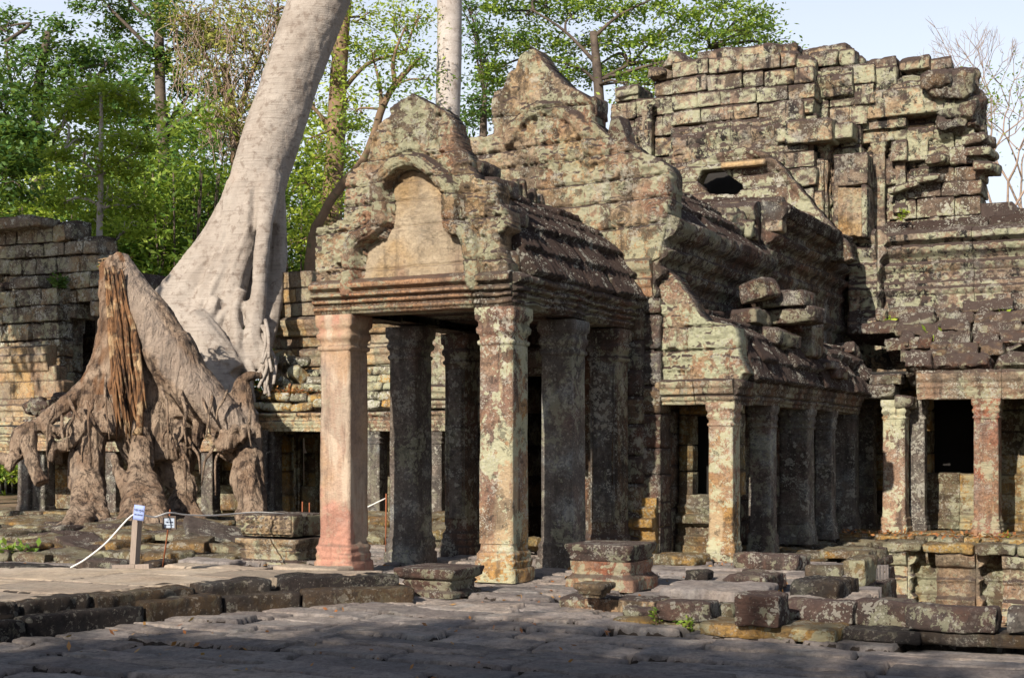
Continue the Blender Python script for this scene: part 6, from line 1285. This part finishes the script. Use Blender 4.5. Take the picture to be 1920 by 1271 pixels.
tree('forest_tree', 'tall dark tree filling the upper left corner of the view', 'tree', gz(90, 58), TR([(90, 920, 40), (80, 500, 34), (70, 200, 22), (90, 60, 12)], 58), LM([[(75, 300, 0), (140, 200, 0), (200, 120, 0)], [(78, 320, 0), (30, 200, 0), (10, 80, 0)]], 58, .2, .06), CL([(10, 50, 45), (30, 130, 50), (90, 110, 55), (150, 130, 60), (200, 110, 50), (235, 165, 50), (170, 190, 50), (120, 180, 45), (260, 210, 38), (110, 60, 30), (60, 190, 45), (215, 215, 40)], 58, 2, 1.5), 'bark_dark', 'leaf_dark', 38, .2, 2, tmin=.15, sub=.4)
tree('forest_tree', 'dark forked trunk tree standing left of the giant leaning trunk', 'tree', gz(312, 50), TR([(316, 940, 26), (312, 500, 24), (306, 280, 22), (300, 150, 20), (296, -40, 14)], 50), LM([[(312, 256, 0), (326, 215, .5), (352, 182, 1)], [(312, 250, 0), (350, 218, -.5), (400, 190, -1)], [(300, 110, 0), (250, 60, 0), (200, 10, 0)], [(296, 40, 0), (260, 20, 0), (225, -20, 0)]], 50, .16, .05), CL([(190, 0, 50), (250, 25, 40), (320, 20, 50), (350, 90, 40), (400, 60, 50), (280, 110, 40), (340, 160, 30), (400, 175, 30), (255, 95, 30), (210, 55, 20)], 50, 3, 1.2), 'bark_dark', 'leaf_dark', 46, .17, 3, tmin=.1, sub=.36)
tree('young_tree', 'slender young tree with flat layers of bright leaves before the forest', 'tree', gz(186, 37), TR([(184, 985, 14), (186, 480, 12), (189, 330, 11), (190, 180, 6)], 37), LM([[(187, 420, 0), (196, 390, 0), (204, 340, 0)], [(189, 330, 0), (230, 300, 0), (262, 285, 0)], [(189, 330, 0), (150, 300, 0), (120, 290, 0)]], 37, .06, .025), CL([(190, 170, 32), (150, 190, 34), (230, 180, 38), (262, 200, 22), (115, 215, 26), (190, 215, 34), (150, 262, 36), (225, 262, 40), (265, 275, 22), (112, 290, 26), (190, 300, 30), (240, 318, 34), (150, 345, 34), (215, 372, 38), (262, 392, 26), (120, 380, 26), (185, 412, 28), (240, 428, 26)], 37, 4, .7), 'bark_pale', 'leaf_lime', 50, .13, 4, flat=.35, sub=.28, tmax=.7)
tree('vine_draped_tree', 'yellow-olive tree draped in hanging twigs, left of the giant trunk', 'tree', gz(420, 47), TR([(440, 940, 30), (446, 400, 26), (440, 250, 20), (420, 120, 14)], 47), LM([[(440, 240, 0), (400, 130, 0), (350, 60, 0)], [(440, 230, 0), (480, 120, 0), (530, 40, 0)]], 47, .15, .04), CL([(350, 30, 42), (400, 20, 46), (455, 15, 46), (520, 20, 42), (385, 80, 46), (440, 75, 48), (500, 75, 46), (560, 40, 36), (360, 120, 36), (415, 135, 42), (470, 130, 42), (520, 130, 36), (430, 185, 36), (475, 190, 34), (400, 215, 20), (455, 245, 26)], 47, 5, 1.2), 'bark_brown', 'leaf_olive', 34, .13, 5, hang=420)
tree('vine_clad_tree', 'straight brown trunk clad in lime creeper right of the giant trunk', 'tree', gz(622, 46), TR([(618, 930, 50), (622, 420, 40), (630, 250, 34), (638, 100, 30), (652, -60, 24)], 46), LM([[(634, 180, 0), (690, 120, 0), (760, 100, .5)], [(628, 250, 0), (585, 200, 0), (560, 190, 0)], [(640, 90, 0), (600, 40, 0), (580, 10, 0)]], 46, .14, .04), CL([(590, 200, 34), (580, 260, 30), (620, 130, 30), (650, 80, 32), (690, 40, 40), (740, 30, 40), (655, 180, 28), (625, 240, 22), (640, 10, 34), (700, 100, 30), (740, 90, 30), (790, 30, 34), (600, 300, 30), (570, 340, 30), (615, 370, 28), (575, 400, 28), (650, 300, 26), (670, 240, 20), (560, 455, 26), (600, 440, 24)], 46, 6, 1), 'bark_brown', 'leaf_lime', 36, .13, 6, tmin=.1)
tree('curving_tree', 'bare S-curved brown trunk crossing behind the left shoulder of the porch gable', 'tree', gz(600, 42), TR([(560, 960, 24), (580, 500, 20), (608, 400, 18), (640, 350, 17), (682, 300, 16), (702, 250, 15), (716, 205, 14), (740, 160, 12), (786, 110, 8)], 42), LM([[(716, 208, 0), (712, 160, 0), (700, 110, 0)], [(740, 160, 0), (738, 110, 0), (760, 50, 0)], [(700, 255, 0), (726, 225, 0), (760, 215, 0)]], 42, .12, .03), CL([(790, 110, 26), (760, 60, 28), (700, 100, 26), (715, 160, 22), (775, 190, 22), (800, 150, 20), (665, 215, 24), (650, 275, 20)], 42, 7, .8), 'bark_brown', 'leaf_mid', 34, .12, 7)
tree('pale_giant_tree', 'smooth pale straight trunk rising behind the porch gable', 'tree', gz(838, 48), TR([(836, 930, 66), (838, 260, 46), (842, 100, 47), (842, -80, 48), (846, -500, 44)], 48), [], [], 'bark_pale', None, twigs=False)
R10 = [(940, 20), (985, 30), (1030, 15), (1080, 25), (1130, 15), (1185, 25), (1240, 20), (1300, 20), (1355, 10), (1410, 25), (945, 80), (990, 90), (1040, 75), (1090, 85), (1145, 75), (1200, 80), (1255, 75), (1310, 70), (1365, 60), (1420, 60), (1455, 85), (925, 135), (1055, 130), (1105, 135), (1160, 130), (1210, 125), (1270, 115), (1330, 110), (1390, 100), (1440, 110), (1185, 165), (1225, 160)]
tree('broad_tree', 'wide green tree spreading its crown above the gable and tower', 'tree', gz(1125, 52), TR([(1130, 930, 26), (1126, 300, 22), (1122, 160, 19), (1112, 60, 13)], 52), LM([[(1122, 160, 0), (1090, 130, 0), (1030, 110, 0)], [(1124, 150, 0), (1180, 120, 1), (1220, 80, 1), (1270, 40, 1)], [(1180, 120, 1), (1250, 110, 1), (1330, 90, 1)], [(1114, 70, 0), (1160, 30, 0), (1220, 0, 0)], [(1118, 120, 0), (1060, 60, 0), (1000, 20, 0)]], 52, .12, .04), CL([(x, y, 34) for x, y in R10], 52, 8, 1.5), 'bark_dark', 'leaf_mid', 66, .16, 8, sub=.36)
tree('small_dark_tree', 'small dark tree seen between the two carved gables', 'tree', gz(905, 56), TR([(905, 900, 20), (906, 300, 16), (908, 180, 10)], 56), [], CL([(890, 195, 26), (915, 170, 26), (880, 225, 20), (920, 220, 18), (905, 140, 26), (890, 60, 30), (880, 15, 30), (905, 100, 22)], 56, 9), 'bark_dark', 'leaf_dark', 50, .16, 9, tmin=.3)
# bare trees at the right
def bare(label, seed, roots, D, leafy=0, depth=5, lean=0):
    rg = random.Random(seed); mb = MB(); tips = []
    def grow(p, d, L, r, k):
        q = p+d*L; m = (p+q)/2+np.array([rg.gauss(0, .05), rg.gauss(0, .05), rg.gauss(0, .03)])*L; tube(mb, [p, m, q], [r, r*.72], 5, 3, cap=False); tips.append(q)
        if k == 0: return
        for i in range(rg.choice((2, 2, 3))):
            nd = d+np.array([rg.gauss(lean, .42), rg.gauss(0, .35), rg.gauss(.1, .3)]); nd /= np.linalg.norm(nd); grow(q, nd, L*rg.uniform(.62, .88), r*.66, k-1)
    base = gz(roots[0], D); e = empty('bare_tree', base, label, 'tree')
    st = pd(roots[0], roots[1], D); tube(mb, [base, (base+st)/2+np.array([.2, 0, 0]), st], [.13, .08], 7, 4)
    for dx in roots[2]: d = np.array([dx, 0, 1.0]); d /= np.linalg.norm(d); grow(st, d, roots[3], .055, depth)
    mb.build('trunk', M['bark_twig'], e)
    if leafy:
        ml = MB(); c = []
        for t in tips[-len(tips)*3//4:]:
            for _ in range(leafy): c.append(t+np.array([rg.gauss(0, .3), rg.gauss(0, .3), rg.gauss(0, .2)]))
        leafcloud(ml, c, .15, seed, droop=.3, tmin=.2); ml.build('foliage', M['leaf_mid'], e)
bare('leafless tree with fine upright twigs beside the tower', 31, (1838, 330, (-.15, .25, .55), 2.0), 60, 0, 5)
bare('sparsely leafed pale-branched tree at the right edge', 37, (1880, 440, (-.35, .1, .5), 1.9), 50, 4, 5)
bare('thin sparsely leafed tree cut by the right edge', 41, (1935, 430, (-.5, -.2, .2), 2.0), 54, 4, 5)
# shrubs and bamboo closing the view behind the ruins
sh = empty('forest_shrub', (0, 0, 0), 'x', 'shrub'); r = np.random.default_rng(5)
cl = [(np.array([x, y, z]), R) for x, y, z, R in ((.4, 0, 6.2, 1.1), (-.9, .2, 6.0, 1.0), (0, 0, 7.2, 1.0), (.9, -.2, 7.4, .8), (-.7, 0, 8.0, .8), (.2, 0, 8.9, .8), (1.2, 0, 5.4, .9), (-1.3, .1, 4.2, 1.0), (0, 0, 1.6, 1.3), (1.1, .3, 2.4, 1.1), (-1.0, 0, 2.6, 1.2), (.3, .2, 3.6, 1.1), (-.6, -.3, 4.4, .9), (.9, 0, 4.2, .8), (.1, 0, 5.2, .7), (-1.3, 0, 1.2, 1.0), (1.4, 0, 1.0, 1.0))]
ml = MB(); leafcloud(ml, crown_pts(cl, 25, 5), .24, 5, droop=.5, wid=.32); ORG[sh.name] = np.zeros(3); fo = ml.build('foliage', M['leaf_dark'], sh)
mb = MB(); rg = random.Random(2)
for k in range(9): a = rg.uniform(0, 6.28); tube(mb, [np.array([math.cos(a)*.2, math.sin(a)*.2, 0]), np.array([math.cos(a)*.5, math.sin(a)*.4, 2.2]), np.array([math.cos(a)*1.1, math.sin(a)*.8, 7.6])], [.05, .02], 6, 4)
st = mb.build('stem', M['bark_dark'], sh)
fo2 = None
SH = 'shrubs and bamboo closing the view behind the ruins'
spots = [(60, 43, 1.0, 1), (20, 50, 1.25, 1), (110, 48, 1.2, 2), (160, 44, 1.0, 1), (215, 47, 1.15, 0), (255, 44, 1.1, 1), (300, 46, 1.2, 0), (340, 44, 1.25, 1), (380, 48, 1.3, 0), (235, 52, 1.45, 0), (300, 56, 1.25, 0), (360, 56, 1.5, 0), (60, 60, 1.4, 2), (150, 60, 1.3, 1), (430, 50, 1.2, 0), (560, 48, 1.25, 1), (600, 50, 1.2, 0), (640, 52, 1.1, 0), (590, 56, 1.55, 2), (680, 56, 1.2, 0), (-60, 50, 1.4, 0), (350, 60, 1.9, 2), (100, 66, 1.9, 0), (900, 62, 1.6, 0), (1840, 60, 1.0, 2), (1920, 62, 1.1, 2), (-160, 46, 1.3, 0), (-300, 50, 1.5, 1), (-420, 44, 1.3, 0), (-560, 52, 1.6, 0), (2060, 60, 1.3, 0), (2200, 56, 1.5, 1), (2350, 62, 1.7, 0), (1100, 64, 1.5, 0), (1400, 66, 1.4, 0)]
mats = ['leaf_dark', 'leaf_mid', 'leaf_lime']; fom = {0: fo.data}
for k in (1, 2): d = fo.data.copy(); d.materials.clear(); d.materials.append(M[mats[k]]); fom[k] = d
LBK = ['dark bamboo-like shrub massed behind the ruins', 'mid green shrub among the darker ones behind the ruins', 'yellow-green shrub standing behind the darker ones']
for i, (x, D, s, k) in enumerate(spots):
    if i == 0: e, f_, s_ = sh, fo, st
    else:
        e = sh.copy(); C.objects.link(e); f_ = fo.copy(); C.objects.link(f_); f_.parent = e; s_ = st.copy(); C.objects.link(s_); s_.parent = e
    f_.data = fom[k]; e.location = tuple(gz(x, D)); e.rotation_euler = (0, 0, i*1.7); e.scale = (s, s, s*1.05); set_tags(e, LBK[k], 'shrub', SH)
# shade trees of the courtyard, behind and beside the viewpoint
ca = [(np.array([math.cos(a)*q*3.2, math.sin(a)*q*3.2, 10+z]), 1.7) for a, q, z in [(i*2.4, (i/26)**.5, 2.4*math.sin(i*1.9)) for i in range(26)]]
e0 = tree('courtyard_tree', 'x', 'tree', np.zeros(3), [(np.array([0, 0, -.2]), .4), (np.array([.2, 0, 5.]), .3), (np.array([0, .2, 10.]), .15)], [], ca, 'bark_brown', 'leaf_dark', 24, .34, 21, sub=.6)
for i, (x, y, lb) in enumerate(((-13.5, -12.0, 'leafy courtyard tree furthest left behind the viewpoint'), (-9.0, -12.9, 'leafy courtyard tree second from left behind the viewpoint'), (-4.5, -13.3, 'leafy courtyard tree shading the foreground paving'), (0.2, -14.2, 'leafy courtyard tree furthest right behind the viewpoint'), (-16.0, 25.4, 'leafy courtyard tree left of the shaded pavilion'))):
    if i == 0: e = e0
    else:
        e = e0.copy(); C.objects.link(e)
        for ch in list(e0.children): c_ = ch.copy(); C.objects.link(c_); c_.parent = e
    e.location = (x, y, 0); e.rotation_euler = (0, 0, i*1.3); set_tags(e, lb, 'tree', 'shade trees of the courtyard')
    if i == 4: e.scale = (.8, .8, 1.5)
